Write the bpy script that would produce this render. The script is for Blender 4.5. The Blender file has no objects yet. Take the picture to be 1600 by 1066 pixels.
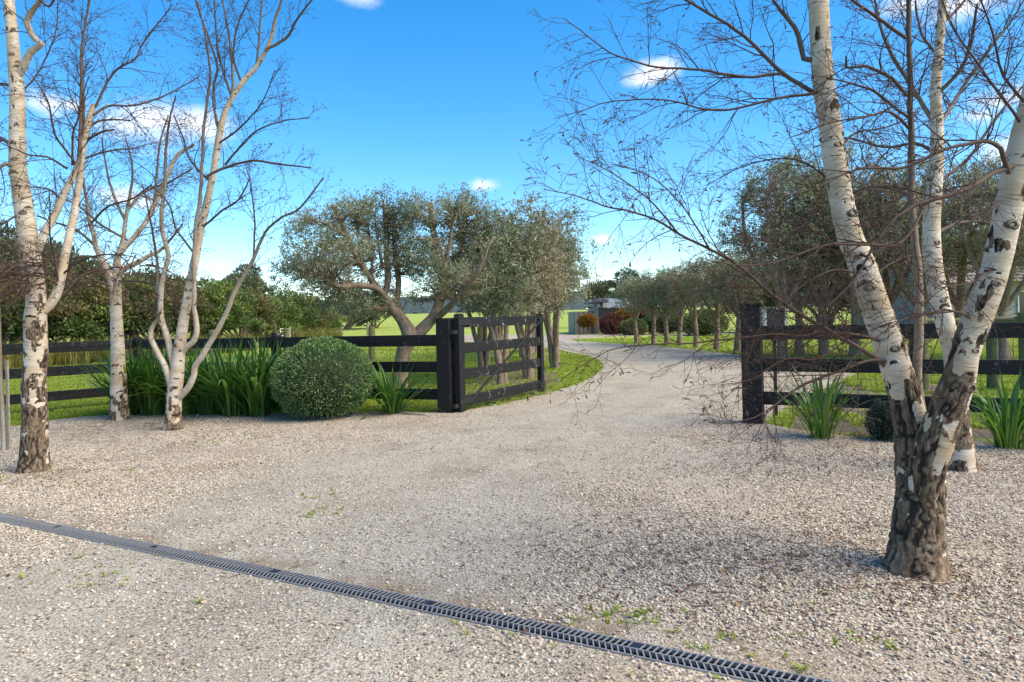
import bpy, bmesh, math, random
import numpy as np
from mathutils import Vector, Matrix

SC = bpy.context.scene
COL = SC.collection
R = math.radians

# ------------------------------------------------------------------ camera
F = 1067.0            # focal length in photo pixels (1600 wide)
CH = 1.40             # camera height
A = R(1.4)            # camera roll
V0 = 496.0            # horizon row at the picture's centre column
CA, SA = math.cos(A), math.sin(A)
cam_d = bpy.data.cameras.new('camera')
cam_d.sensor_width = 36.0
cam_d.lens = 36.0 * F / 1600.0
cam_d.shift_y = -(533.0 - V0) / 1600.0
cam_d.clip_start = 0.05
cam_d.clip_end = 6000.0
cam = bpy.data.objects.new('camera', cam_d)
COL.objects.link(cam)
cam.matrix_world = Matrix(((CA, SA, 0, 0), (0, 0, -1, 0), (-SA, CA, 0, CH), (0, 0, 0, 1)))
SC.camera = cam


def P(u, v, d):
    """point of the place seen at photo pixel (u, v), d metres ahead"""
    x = (u - 800.0) / F
    y = -(v - V0) / F
    return np.array(((x * CA + y * SA) * d, d, CH + (-x * SA + y * CA) * d))


def G(u, v, z=0.0):
    """point of the ground seen at photo pixel (u, v)"""
    x = (u - 800.0) / F
    y = -(v - V0) / F
    zz = -x * SA + y * CA
    d = (z - CH) / zz
    return np.array(((x * CA + y * SA) * d, d, z))


# ------------------------------------------------------------------ sky, sun, exposure
SUN_DIR = Vector((0.66, -0.24, 0.78)).normalized()
world = bpy.data.worlds.new('World')
SC.world = world
world.use_nodes = True
wn, wl = world.node_tree.nodes, world.node_tree.links
wn.clear()
sky = wn.new('ShaderNodeTexSky')
sky.sky_type = 'NISHITA'
sky.sun_disc = False
sky.sun_elevation = math.asin(SUN_DIR.z)
sky.sun_rotation = math.atan2(SUN_DIR.x, SUN_DIR.y)
sky.altitude = 300.0
sky.air_density = 1.0
sky.dust_density = 0.25
sky.ozone_density = 3.0
hs = wn.new('ShaderNodeHueSaturation')
hs.inputs['Saturation'].default_value = 1.38
hs.inputs['Hue'].default_value = 0.497
wl.new(sky.outputs['Color'], hs.inputs['Color'])
# clouds: small white puffs over the whole dome
tc = wn.new('ShaderNodeTexCoord')
mp = wn.new('ShaderNodeMapping')
mp.inputs['Scale'].default_value = (1.0, 1.0, 2.4)
wl.new(tc.outputs['Generated'], mp.inputs['Vector'])
n1 = wn.new('ShaderNodeTexNoise')
n1.inputs['Scale'].default_value = 9.0
n1.inputs['Detail'].default_value = 9.0
n1.inputs['Roughness'].default_value = 0.62
wl.new(mp.outputs['Vector'], n1.inputs['Vector'])


def wmath(op, a, b=None, clamp=False):
    n = wn.new('ShaderNodeMath')
    n.operation = op
    n.use_clamp = clamp
    for i, v in enumerate((a, b)):
        if v is None:
            continue
        if isinstance(v, (int, float)):
            n.inputs[i].default_value = v
        else:
            wl.new(v, n.inputs[i])
    return n.outputs[0]


# each cloud: a direction and a size
CLOUDS = [(245, 195, .10), (205, 200, .07), (300, 192, .07), (75, 163, .05), (110, 165, .035), (1032, 108, .045),
          (1004, 122, .04), (752, 290, .04), (942, 376, .036), (1420, 8, .06), (1500, 12, .07), (1560, 160, .05),
          (1530, 180, .04), (1600, 150, .06), (560, -10, .05), (1570, 235, .05), (190, 310, .06), (230, 318, .05),
          (-200, 150, .12), (-420, 60, .16), (1900, 60, .16), (2100, 200, .14), (500, -400, .2), (1200, -500, .25)]
tot = None
for (u, v, s) in CLOUDS:
    p = P(u, v, 1.0) - np.array((0, 0, CH))
    p = Vector(p).normalized()
    vd = wn.new('ShaderNodeVectorMath')
    vd.operation = 'SUBTRACT'
    wl.new(tc.outputs['Generated'], vd.inputs[0])
    vd.inputs[1].default_value = p
    vm = wn.new('ShaderNodeVectorMath')
    vm.operation = 'MULTIPLY'
    wl.new(vd.outputs[0], vm.inputs[0])
    vm.inputs[1].default_value = (1 / s, 1 / s, 2.1 / s)
    ln = wn.new('ShaderNodeVectorMath')
    ln.operation = 'LENGTH'
    wl.new(vm.outputs[0], ln.inputs[0])
    k = wmath('SUBTRACT', 1.0, ln.outputs['Value'], clamp=True)
    tot = k if tot is None else wmath('MAXIMUM', tot, k)
cm = wmath('ADD', wmath('MULTIPLY', tot, 0.8), wmath('MULTIPLY', wmath('SUBTRACT', n1.outputs['Fac'], 0.5), 1.5))
cmr = wn.new('ShaderNodeMapRange')
cmr.interpolation_type = 'SMOOTHSTEP'
cmr.inputs['From Min'].default_value = 0.16
cmr.inputs['From Max'].default_value = 0.95
wl.new(cm, cmr.inputs['Value'])
cfac = wmath('MULTIPLY', cmr.outputs['Result'], wmath('GREATER_THAN', tot, 0.0))
cfac = wmath('MULTIPLY', cfac, 0.92)
mixc = wn.new('ShaderNodeMixRGB')
wl.new(cfac, mixc.inputs['Fac'])
wl.new(hs.outputs['Color'], mixc.inputs['Color1'])
mixc.inputs['Color2'].default_value = (5.2, 5.3, 5.5, 1)
bg = wn.new('ShaderNodeBackground')
bg.inputs['Strength'].default_value = 0.122
wo = wn.new('ShaderNodeOutputWorld')
wl.new(mixc.outputs['Color'], bg.inputs['Color'])
wl.new(bg.outputs['Background'], wo.inputs['Surface'])

sun_d = bpy.data.lights.new('sun', 'SUN')
sun_d.energy = 3.4
sun_d.angle = R(50.0)
sun_d.color = (1.0, 0.85, 0.62)
sun = bpy.data.objects.new('sun', sun_d)
COL.objects.link(sun)
sun.rotation_euler = (-SUN_DIR).to_track_quat('-Z', 'Y').to_euler()
sun.location = (20, 5, 30)

SC.view_settings.view_transform = 'Standard'
SC.view_settings.look = 'None'
SC.view_settings.gamma = 1.0
SC.view_settings.use_curve_mapping = False
SC.view_settings.exposure = 1.15

# ------------------------------------------------------------------ noise and mesh helpers


def _hash(ix, iy, iz, seed):
    h = (ix.astype(np.uint32) * np.uint32(374761393) + iy.astype(np.uint32) * np.uint32(668265263)
         + iz.astype(np.uint32) * np.uint32(2147483647 & 0x9E3779B1) + np.uint32(seed * 974711 & 0xFFFFFFFF))
    h = (h ^ (h >> np.uint32(13))) * np.uint32(1274126177)
    h = h ^ (h >> np.uint32(16))
    return (h & np.uint32(0xFFFFFF)).astype(np.float64) / float(0xFFFFFF)


def noise3(p, seed=0):
    """value noise in -1..1, p is N x 3"""
    p = np.asarray(p, float)
    i = np.floor(p).astype(np.int64)
    f = p - i
    f = f * f * (3 - 2 * f)
    out = np.zeros(len(p))
    for dx in (0, 1):
        wx = f[:, 0] if dx else 1 - f[:, 0]
        for dy in (0, 1):
            wy = f[:, 1] if dy else 1 - f[:, 1]
            for dz in (0, 1):
                wz = f[:, 2] if dz else 1 - f[:, 2]
                out += wx * wy * wz * _hash(i[:, 0] + dx, i[:, 1] + dy, i[:, 2] + dz, seed)
    return out * 2 - 1


def fbm(p, seed=0, octv=3):
    s, a, t = np.zeros(len(p)), 1.0, 0.0
    p = np.asarray(p, float)
    for o in range(octv):
        s += a * noise3(p * 2.0 ** o + o * 17.3, seed + o)
        t += a
        a *= 0.5
    return s / t


def sstep(a, b, x):
    t = np.clip((x - a) / (b - a), 0, 1)
    return t * t * (3 - 2 * t)


class Acc:
    """collects quads / tris with per-vertex attributes; one Acc becomes ONE mesh"""

    def __init__(self):
        self.v, self.f, self.n, self.at = [], [], 0, {}

    def add(self, verts, faces, **attrs):
        verts = np.asarray(verts, float)
        self.v.append(verts)
        self.f.append(np.asarray(faces, np.int64) + self.n)
        for k, a in attrs.items():
            self.at.setdefault(k, []).append((self.n, np.asarray(a, float)))
        self.n += len(verts)

    def mesh(self, name, mat, smooth=True):
        me = bpy.data.meshes.new(name)
        V = np.concatenate(self.v) if self.v else np.zeros((0, 3))
        me.vertices.add(len(V))
        me.vertices.foreach_set('co', V.ravel())
        loops, starts, totals, c = [], [], [], 0
        for f in self.f:
            k = f.shape[1]
            loops.append(f.ravel())
            m = len(f)
            starts.append(c + np.arange(m) * k)
            totals.append(np.full(m, k))
            c += m * k
        L = np.concatenate(loops)
        S = np.concatenate(starts)
        me.loops.add(len(L))
        me.loops.foreach_set('vertex_index', L.astype(np.int32))
        me.polygons.add(len(S))
        me.polygons.foreach_set('loop_start', S.astype(np.int32))
        me.polygons.foreach_set('use_smooth', np.full(len(S), smooth))
        for k, lst in self.at.items():
            d = lst[0][1].ndim
            if d == 1:
                arr = np.zeros(len(V))
                for (o, a) in lst:
                    arr[o:o + len(a)] = a
                at = me.attributes.new(k, 'FLOAT', 'POINT')
                at.data.foreach_set('value', arr.astype(np.float32))
            else:
                arr = np.zeros((len(V), 3))
                for (o, a) in lst:
                    arr[o:o + len(a)] = a
                at = me.attributes.new(k, 'FLOAT_VECTOR', 'POINT')
                at.data.foreach_set('vector', arr.astype(np.float32).ravel())
        me.update()
        me.validate()
        if mat:
            me.materials.append(mat)
        return me


def link(name, me, parent=None):
    o = bpy.data.objects.new(name, me)
    COL.objects.link(o)
    if parent is not None:
        o.parent = parent
    return o


def tag(o, label=None, cat=None, group=None, kind=None):
    if label:
        o['label'] = label
    if cat:
        o['category'] = cat
    if group:
        o['group'] = group
    if kind:
        o['kind'] = kind
    return o


def empty(name, loc, rz=0.0):
    o = bpy.data.objects.new(name, None)
    COL.objects.link(o)
    o.location = loc
    o.rotation_euler = (0, 0, rz)
    return o


def copy_tree(o, parent=None):
    c = o.copy()
    COL.objects.link(c)
    c.parent = parent
    for ch in list(o.children):
        copy_tree(ch, c)
    return c


# ------------------------------------------------------------------ materials
def new_mat(name):
    m = bpy.data.materials.new(name)
    m.use_nodes = True
    nt = m.node_tree
    nt.nodes.clear()
    out = nt.nodes.new('ShaderNodeOutputMaterial')
    b = nt.nodes.new('ShaderNodeBsdfPrincipled')
    nt.links.new(b.outputs[0], out.inputs[0])
    return m, nt, b, out


class N:
    """tiny node-building helper"""

    def __init__(self, nt):
        self.nt = nt

    def node(self, t, **kw):
        n = self.nt.nodes.new(t)
        for k, v in kw.items():
            setattr(n, k, v)
        return n

    def link(self, a, b):
        self.nt.links.new(a, b)

    def val(self, sock, v):
        if isinstance(v, bpy.types.NodeSocket):
            self.link(v, sock)
        else:
            sock.default_value = v

    def math(self, op, a, b=None, clamp=False):
        n = self.node('ShaderNodeMath', operation=op, use_clamp=clamp)
        self.val(n.inputs[0], a)
        if b is not None:
            self.val(n.inputs[1], b)
        return n.outputs[0]

    def mix(self, f, a, b, mode='MIX'):
        n = self.node('ShaderNodeMixRGB', blend_type=mode)
        self.val(n.inputs[0], f)
        self.val(n.inputs[1], a if isinstance(a, bpy.types.NodeSocket) else (*a, 1) if len(a) == 3 else a)
        self.val(n.inputs[2], b if isinstance(b, bpy.types.NodeSocket) else (*b, 1) if len(b) == 3 else b)
        return n.outputs[0]

    def noise(self, vec, scale, detail=3.0, rough=0.5):
        n = self.node('ShaderNodeTexNoise')
        if vec is not None:
            self.link(vec, n.inputs['Vector'])
        n.inputs['Scale'].default_value = scale
        n.inputs['Detail'].default_value = detail
        n.inputs['Roughness'].default_value = rough
        return n.outputs['Fac']

    def ramp(self, fac, stops):
        n = self.node('ShaderNodeValToRGB')
        els = n.color_ramp.elements
        while len(els) < len(stops):
            els.new(0.5)
        for e, (p, c) in zip(els, stops):
            e.position = p
            e.color = (*c, 1) if len(c) == 3 else c
        self.val(n.inputs[0], fac)
        return n.outputs[0]

    def attr(self, name, out='Fac'):
        n = self.node('ShaderNodeAttribute')
        n.attribute_name = name
        return n.outputs[out]

    def maprange(self, v, a, b, c=0.0, d=1.0, smooth=False):
        n = self.node('ShaderNodeMapRange')
        n.clamp = True
        if smooth:
            n.interpolation_type = 'SMOOTHSTEP'
        self.val(n.inputs['Value'], v)
        n.inputs['From Min'].default_value = a
        n.inputs['From Max'].default_value = b
        n.inputs['To Min'].default_value = c
        n.inputs['To Max'].default_value = d
        return n.outputs['Result']

    def bump(self, h, strength, dist):
        n = self.node('ShaderNodeBump')
        n.inputs['Strength'].default_value = strength
        n.inputs['Distance'].default_value = dist
        self.val(n.inputs['Height'], h)
        return n.outputs['Normal']


def coords(n, kind='Object'):
    return n.node('ShaderNodeTexCoord').outputs[kind]


def simple(name, col, rough=0.6, var=0.25, scale=12.0, metal=0.0, bump=0.0):
    m, nt, b, out = new_mat(name)
    n = N(nt)
    f = n.noise(coords(n), scale, 5.0, 0.6)
    c = n.mix(n.maprange(f, 0.3, 0.7), tuple(x * (1 - var) for x in col), tuple(min(1, x * (1 + var)) for x in col))
    n.link(c, b.inputs['Base Color'])
    b.inputs['Roughness'].default_value = rough
    b.inputs['Metallic'].default_value = metal
    if bump:
        n.link(n.bump(f, bump, 0.01), b.inputs['Normal'])
    return m


def leaf_mat(name, stops, trans=0.35, rough=0.5, attr='lv', spec=0.35):
    m, nt, b, out = new_mat(name)
    n = N(nt)
    c = n.ramp(n.attr(attr), stops)
    n.link(c, b.inputs['Base Color'])
    b.inputs['Roughness'].default_value = rough
    b.inputs['Specular IOR Level'].default_value = spec
    t = n.node('ShaderNodeBsdfTranslucent')
    n.link(n.mix(1.0, c, (1.25, 1.3, 0.7), 'MULTIPLY'), t.inputs['Color'])
    mx = n.node('ShaderNodeMixShader')
    mx.inputs[0].default_value = trans
    n.link(b.outputs[0], mx.inputs[1])
    n.link(t.outputs[0], mx.inputs[2])
    n.link(mx.outputs[0], out.inputs[0])
    return m


def black_timber():
    m, nt, b, out = new_mat('black_painted_timber')
    n = N(nt)
    co = coords(n)
    mpg = n.node('ShaderNodeMapping')
    mpg.inputs['Scale'].default_value = (3, 40, 40)
    n.link(co, mpg.inputs['Vector'])
    g = n.noise(mpg.outputs[0], 1.0, 5, 0.6)
    w = n.noise(co, 9.0, 6, 0.7)
    c = n.mix(n.maprange(g, 0.3, 0.7), (0.004, 0.004, 0.005), (0.012, 0.0115, 0.013))
    chip = n.math('MULTIPLY', n.maprange(w, 0.57, 0.63), n.maprange(g, 0.47, 0.6))
    c = n.mix(n.math('MULTIPLY', chip, n.attr('wear')), c, (0.34, 0.32, 0.30))
    n.link(c, b.inputs['Base Color'])
    n.link(n.maprange(g, 0.2, 0.8, 0.5, 0.75), b.inputs['Roughness'])
    b.inputs['Specular IOR Level'].default_value = 0.3
    n.link(n.bump(g, 0.35, 0.004), b.inputs['Normal'])
    return m


def birch_bark():
    m, nt, b, out = new_mat('birch_bark')
    n = N(nt)
    bc = n.attr('bark_co', 'Vector')
    rad = n.attr('rad')
    dark = n.attr('dark')
    ms = n.node('ShaderNodeMapping')
    ms.inputs['Scale'].default_value = (9, 9, 75)
    n.link(bc, ms.inputs['Vector'])
    lent = n.noise(ms.outputs[0], 1.0, 3, 0.55)
    mb = n.node('ShaderNodeMapping')
    mb.inputs['Scale'].default_value = (6, 6, 14)
    n.link(bc, mb.inputs['Vector'])
    blot = n.noise(mb.outputs[0], 1.0, 5, 0.6)
    fine = n.noise(bc, 70.0, 6, 0.7)
    md = n.node('ShaderNodeMapping')
    md.inputs['Scale'].default_value = (95, 95, 20)
    n.link(bc, md.inputs['Vector'])
    plates = n.noise(md.outputs[0], 1.0, 6, 0.65)
    wash = n.noise(bc, 3.2, 5, 0.6)
    white = n.mix(n.maprange(blot, 0.35, 0.65), (0.63, 0.57, 0.49), (0.52, 0.41, 0.30))
    white = n.mix(n.math('MULTIPLY', n.maprange(wash, 0.42, 0.64), 0.8), white, (0.38, 0.275, 0.155))
    white = n.mix(n.math('MULTIPLY', n.maprange(fine, 0.45, 0.75), 0.45), white, (0.40, 0.34, 0.27))
    white = n.mix(n.math('MULTIPLY', n.maprange(lent, 0.60, 0.70), 0.8), white, (0.10, 0.075, 0.055))
    drk = n.ramp(plates, [(0.32, (0.05, 0.034, 0.022)), (0.5, (0.165, 0.115, 0.075)), (0.68, (0.34, 0.26, 0.185))])
    drk = n.mix(n.maprange(n.attr('plate'), 0.12, 0.75), (0.028, 0.020, 0.014), drk)
    dm = n.math('ADD', dark, n.math('MULTIPLY', n.math('SUBTRACT', fine, 0.5), 0.55))
    dm = n.maprange(dm, 0.46, 0.54)
    bark = n.mix(dm, white, drk)
    twig = n.mix(n.maprange(rad, 0.004, 0.016), (0.07, 0.04, 0.032), (0.105, 0.075, 0.056))
    col = n.mix(n.maprange(rad, 0.016, 0.036, 0, 1), twig, bark)
    n.link(col, b.inputs['Base Color'])
    b.inputs['Roughness'].default_value = 0.75
    b.inputs['Specular IOR Level'].default_value = 0.25
    hgt = n.math('ADD', n.math('MULTIPLY', plates, n.math('MULTIPLY', dm, 1.0)), n.math('MULTIPLY', lent, 0.25))
    bw = n.math('MULTIPLY', hgt, n.maprange(rad, 0.012, 0.03))
    n.link(n.bump(bw, 1.0, 0.02), b.inputs['Normal'])
    return m


def olive_bark():
    m, nt, b, out = new_mat('olive_bark')
    n = N(nt)
    bc = n.attr('bark_co', 'Vector')
    ms = n.node('ShaderNodeMapping')
    ms.inputs['Scale'].default_value = (14, 14, 5)
    n.link(bc, ms.inputs['Vector'])
    f = n.noise(ms.outputs[0], 1.5, 6, 0.65)
    c = n.ramp(f, [(0.25, (0.09, 0.064, 0.042)), (0.5, (0.215, 0.155, 0.105)), (0.75, (0.34, 0.265, 0.19))])
    n.link(c, b.inputs['Base Color'])
    b.inputs['Roughness'].default_value = 0.85
    n.link(n.bump(f, 0.7, 0.02), b.inputs['Normal'])
    return m


STONE_STOPS = [(0.0, (0.130, 0.113, 0.094)), (0.14, (0.240, 0.207, 0.164)), (0.30, (0.360, 0.300, 0.230)),
               (0.48, (0.460, 0.399, 0.315)), (0.64, (0.450, 0.350, 0.259)), (0.80, (0.540, 0.478, 0.385)), (1.0, (0.640, 0.586, 0.493))]


def stone_mat():
    m, nt, b, out = new_mat('gravel_stone')
    n = N(nt)
    r = n.node('ShaderNodeObjectInfo').outputs['Random']
    c = n.ramp(r, STONE_STOPS)
    f = n.noise(coords(n), 60.0, 3, 0.6)
    c = n.mix(0.5, c, n.mix(f, (0.55, 0.55, 0.55), (1.35, 1.33, 1.3)), 'MULTIPLY')
    n.link(c, b.inputs['Base Color'])
    b.inputs['Roughness'].default_value = 0.8
    return m


LANE = [(0.0, -1.4), (2.6, -1.4), (3.5, -1.3), (5.0, -1.2), (7.0, -.5), (9.0, 1.0), (12.0, 2.2), (16.0, 3.4), (24.0, 4.0), (30.0, 3.4)]


def gravel_mat():
    m, nt, b, out = new_mat('gravel')
    n = N(nt)
    co = coords(n)
    cols, hs_ = [], []
    for sc, rnd in ((62.0, 1.0), (105.0, 1.0)):
        v = n.node('ShaderNodeTexVoronoi')
        v.inputs['Scale'].default_value = sc
        n.link(co, v.inputs['Vector'])
        sep = n.node('ShaderNodeSeparateColor')
        n.link(v.outputs['Color'], sep.inputs[0])
        cols.append(n.ramp(sep.outputs[0], STONE_STOPS))
        hs_.append(n.math('SUBTRACT', 1.0, v.outputs['Distance']))
    big = n.noise(co, 0.55, 5, 0.6)
    mid = n.noise(co, 3.0, 4, 0.6)
    c = n.mix(n.maprange(mid, 0.4, 0.6), cols[0], cols[1])
    # fine sand and dirt showing between the stones in patches
    c = n.mix(n.math('MULTIPLY', n.maprange(big, 0.48, 0.66), 0.6), c, (0.37, 0.28, 0.18))
    sx = n.node('ShaderNodeSeparateXYZ')
    n.link(co, sx.inputs[0])
    fc = n.node('ShaderNodeFloatCurve')
    cv = fc.mapping.curves[0]
    for i_, (yy, xx) in enumerate(LANE):
        if i_ < 2:
            cv.points[i_].location = (yy / 30, (xx + 6) / 12)
        else:
            cv.points.new(yy / 30, (xx + 6) / 12)
    fc.mapping.update()
    n.link(n.math('DIVIDE', sx.outputs[1], 30.0), fc.inputs['Value'])
    xc = n.math('SUBTRACT', n.math('MULTIPLY', fc.outputs[0], 12.0), 6.0)
    off = n.math('ABSOLUTE', n.math('SUBTRACT', sx.outputs[0], xc))
    off = n.math('ADD', off, n.math('MULTIPLY', n.math('SUBTRACT', n.noise(co, 1.3, 4, 0.6), 0.5), 1.6))
    lane = n.maprange(off, 1.3, 2.1, 1, 0, True)
    vf = n.node('ShaderNodeTexVoronoi')
    vf.inputs['Scale'].default_value = 170.0
    n.link(co, vf.inputs['Vector'])
    sf = n.node('ShaderNodeSeparateColor')
    n.link(vf.outputs['Color'], sf.inputs[0])
    fine = n.mix(n.maprange(sf.outputs[0], 0.1, 0.9), (0.285, 0.255, 0.195), (0.53, 0.495, 0.40))
    rut = n.math('ABSOLUTE', n.math('SUBTRACT', off, 0.75))
    fine = n.mix(n.math('MULTIPLY', n.maprange(rut, 0.0, 0.3, 1, 0, True), 0.3), fine, (0.55, 0.52, 0.435))
    c = n.mix(n.math('MULTIPLY', lane, 0.85), c, fine)
    ton = n.noise(co, 1.1, 6, 0.65)
    c = n.mix(n.math('MULTIPLY', n.maprange(ton, 0.48, 0.68), 0.5), c, (0.20, 0.155, 0.11))
    dp = n.node('ShaderNodeVectorMath', operation='DOT_PRODUCT')
    n.link(co, dp.inputs[0])
    dp.inputs[1].default_value = (float(DRAIN_N[0]), float(DRAIN_N[1]), 0)
    dd = n.math('SUBTRACT', dp.outputs['Value'], DRAIN_C)
    silt = n.math('MULTIPLY', n.maprange(dd, 0.05, 0.34, 1, 0, True), n.math('GREATER_THAN', dd, 0.0))
    silt = n.math('MULTIPLY', silt, n.maprange(n.noise(co, 2.2, 4, 0.6), 0.38, 0.55))
    c = n.mix(n.math('MULTIPLY', silt, 0.85), c, (0.25, 0.185, 0.115))
    h = n.mix(n.maprange(mid, 0.4, 0.6), hs_[0], hs_[1])
    gap = n.maprange(h, 0.25, 0.6)
    c = n.mix(n.math('MULTIPLY', n.math('SUBTRACT', 1.0, gap), 0.75), c, (0.09, 0.075, 0.06))
    n.link(c, b.inputs['Base Color'])
    b.inputs['Roughness'].default_value = 0.88
    n.link(n.bump(h, 0.7, 0.010), b.inputs['Normal'])
    return m


def grass_ground():
    m, nt, b, out = new_mat('paddock_grass')
    n = N(nt)
    co = coords(n)
    f1 = n.noise(co, 0.35, 5, 0.6)
    f2 = n.noise(co, 5.0, 6, 0.7)
    f3 = n.noise(co, 60.0, 4, 0.7)
    c = n.mix(n.maprange(f1, 0.35, 0.65), (0.25, 0.35, 0.03), (0.36, 0.40, 0.05))
    c = n.mix(n.math('MULTIPLY', n.maprange(f2, 0.50, 0.70), 0.75), c, (0.21, 0.185, 0.06))
    c = n.mix(n.math('MULTIPLY', n.maprange(f3, 0.3, 0.7), 0.4), c, (0.13, 0.19, 0.02))
    n.link(c, b.inputs['Base Color'])
    b.inputs['Roughness'].default_value = 0.9
    n.link(n.bump(f3, 0.8, 0.03), b.inputs['Normal'])
    return m


def soil_mat():
    m, nt, b, out = new_mat('bed_soil')
    n = N(nt)
    co = coords(n)
    f = n.noise(co, 25.0, 6, 0.7)
    f1 = n.noise(co, 2.0, 4, 0.6)
    c = n.ramp(f, [(0.3, (0.045, 0.032, 0.022)), (0.55, (0.15, 0.11, 0.075)), (0.75, (0.25, 0.19, 0.13))])
    c = n.mix(n.maprange(f1, 0.52, 0.62), c, (0.12, 0.19, 0.025))
    n.link(c, b.inputs['Base Color'])
    b.inputs['Roughness'].default_value = 0.95
    n.link(n.bump(f, 0.9, 0.03), b.inputs['Normal'])
    return m


def clad_mat(name, col):
    m, nt, b, out = new_mat(name)
    n = N(nt)
    f = n.noise(coords(n), 1.5, 5, 0.6)
    c = n.mix(n.maprange(f, 0.3, 0.7), tuple(x * .85 for x in col), tuple(x * 1.12 for x in col))
    n.link(c, b.inputs['Base Color'])
    b.inputs['Roughness'].default_value = 0.6
    return m


_d0, _d1 = G(0, 808, 0.025)[:2], G(1242, 1066, 0.025)[:2]
DRAIN_N = np.array((-(_d1 - _d0)[1], (_d1 - _d0)[0])) / np.linalg.norm(_d1 - _d0)
DRAIN_C = float(DRAIN_N @ _d0)
M = {
    'black': black_timber(), 'birch': birch_bark(), 'olive_bark': olive_bark(), 'stone': stone_mat(),
    'gravel': gravel_mat(), 'grass': grass_ground(), 'soil': soil_mat(),
    'steel': simple('galvanised_steel', (0.27, 0.268, 0.265), 0.5, 0.35, 25, 0.3),
    'channel': simple('channel_black', (0.02, 0.02, 0.022), 0.7),  # drain trough, one even black
    'iron': simple('black_iron', (0.02, 0.02, 0.022), 0.45, 0.3, 20, 0.3),
    'wire': simple('fence_wire', (0.06, 0.06, 0.055), 0.5, 0.2, 10, 0.4),
    'mossy': simple('mossy_timber', (0.13, 0.125, 0.05), 0.9, 0.35, 14),
    'grey_wood': simple('weathered_timber', (0.26, 0.23, 0.19), 0.85, 0.3, 18),
    'clad': clad_mat('grey_cladding', (0.17, 0.16, 0.145)),
    'roof': clad_mat('zinc_roof', (0.17, 0.19, 0.195)),
    'dark_roof': clad_mat('dark_roof', (0.09, 0.09, 0.095)),
    'whitewall': clad_mat('pale_render', (0.30, 0.28, 0.25)),
    'glass': simple('dark_glass', (0.02, 0.025, 0.03), 0.08, 0.1),
    'white': simple('white_paint', (0.72, 0.72, 0.70), 0.5, 0.08),
    'louvre': simple('blue_grey_louvre', (0.06, 0.07, 0.09), 0.5, 0.15),
    'hill': simple('wooded_hill_hazed', (0.032, 0.055, 0.048), 0.95, 0.6, 0.16),  # bluish haze of distance put into the hill colour
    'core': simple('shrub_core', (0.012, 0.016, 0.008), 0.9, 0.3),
    'leaf_olive': leaf_mat('olive_leaves', [(0.0, (0.085, 0.10, 0.06)), (0.4, (0.17, 0.20, 0.125)), (0.7, (0.29, 0.32, 0.22)), (0.9, (0.42, 0.43, 0.33)), (1.0, (0.30, 0.25, 0.17))], 0.25),
    'leaf_dry': leaf_mat('drying_olive_leaves', [(0.0, (0.11, 0.10, 0.065)), (0.4, (0.22, 0.21, 0.135)), (0.7, (0.33, 0.30, 0.21)), (1.0, (0.43, 0.38, 0.29))], 0.25),
    'leaf_tea': leaf_mat('tea_tree_leaves', [(0.0, (0.044, 0.075, 0.024)), (0.5, (0.109, 0.168, 0.044)), (0.85, (0.208, 0.248, 0.059)), (1.0, (0.317, 0.198, 0.109))], 0.2),
    'leaf_teab': leaf_mat('brown_green_leaves', [(0.0, (0.048, 0.056, 0.022)), (0.5, (0.120, 0.120, 0.045)), (0.85, (0.208, 0.168, 0.064)), (1.0, (0.272, 0.160, 0.096))], 0.2),
    'leaf_gum': leaf_mat('gum_leaves', [(0.0, (0.048, 0.072, 0.040)), (0.6, (0.112, 0.136, 0.080)), (1.0, (0.224, 0.208, 0.136))], 0.2),
    'leaf_ball': leaf_mat('clipped_shrub_leaves', [(0.0, (0.05, 0.10, 0.03)), (0.5, (0.13, 0.225, 0.07)), (0.85, (0.25, 0.36, 0.15)), (1.0, (0.36, 0.45, 0.24))], 0.15),
    'strap': leaf_mat('strap_leaves', [(0.0, (0.018, 0.055, 0.012)), (0.5, (0.045, 0.125, 0.022)), (0.9, (0.10, 0.21, 0.035)), (1.0, (0.20, 0.27, 0.06))], 0.3, 0.35, spec=0.5),
    'blade': leaf_mat('grass_blades', [(0.0, (0.15, 0.22, 0.02)), (0.5, (0.28, 0.37, 0.035)), (0.9, (0.38, 0.42, 0.06)), (1.0, (0.46, 0.38, 0.16))], 0.35),
    'tallgrass': leaf_mat('tall_dry_grass', [(0.0, (0.08, 0.10, 0.02)), (0.5, (0.17, 0.17, 0.04)), (0.85, (0.26, 0.21, 0.09)), (1.0, (0.42, 0.36, 0.03))], 0.3),
    'rosemary': leaf_mat('blue_green_leaves', [(0.0, (0.02, 0.035, 0.028)), (0.6, (0.05, 0.08, 0.06)), (1.0, (0.11, 0.14, 0.11))], 0.15),
    'leaf_red': leaf_mat('burgundy_leaves', [(0.0, (0.065, 0.018, 0.016)), (0.6, (0.169, 0.046, 0.033)), (1.0, (0.312, 0.117, 0.065))], 0.25),
    'leaf_orange': leaf_mat('orange_leaves', [(0.0, (0.126, 0.070, 0.017)), (0.6, (0.336, 0.168, 0.028)), (1.0, (0.504, 0.280, 0.056))], 0.25),
    'litter': leaf_mat('dead_leaves', [(0.0, (0.06, 0.03, 0.018)), (0.6, (0.17, 0.075, 0.035)), (1.0, (0.30, 0.19, 0.08))], 0.1),
    'catkin': simple('catkin_brown', (0.07, 0.038, 0.028), 0.8, 0.4, 40),
}

# ------------------------------------------------------------------ shape helpers


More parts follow.
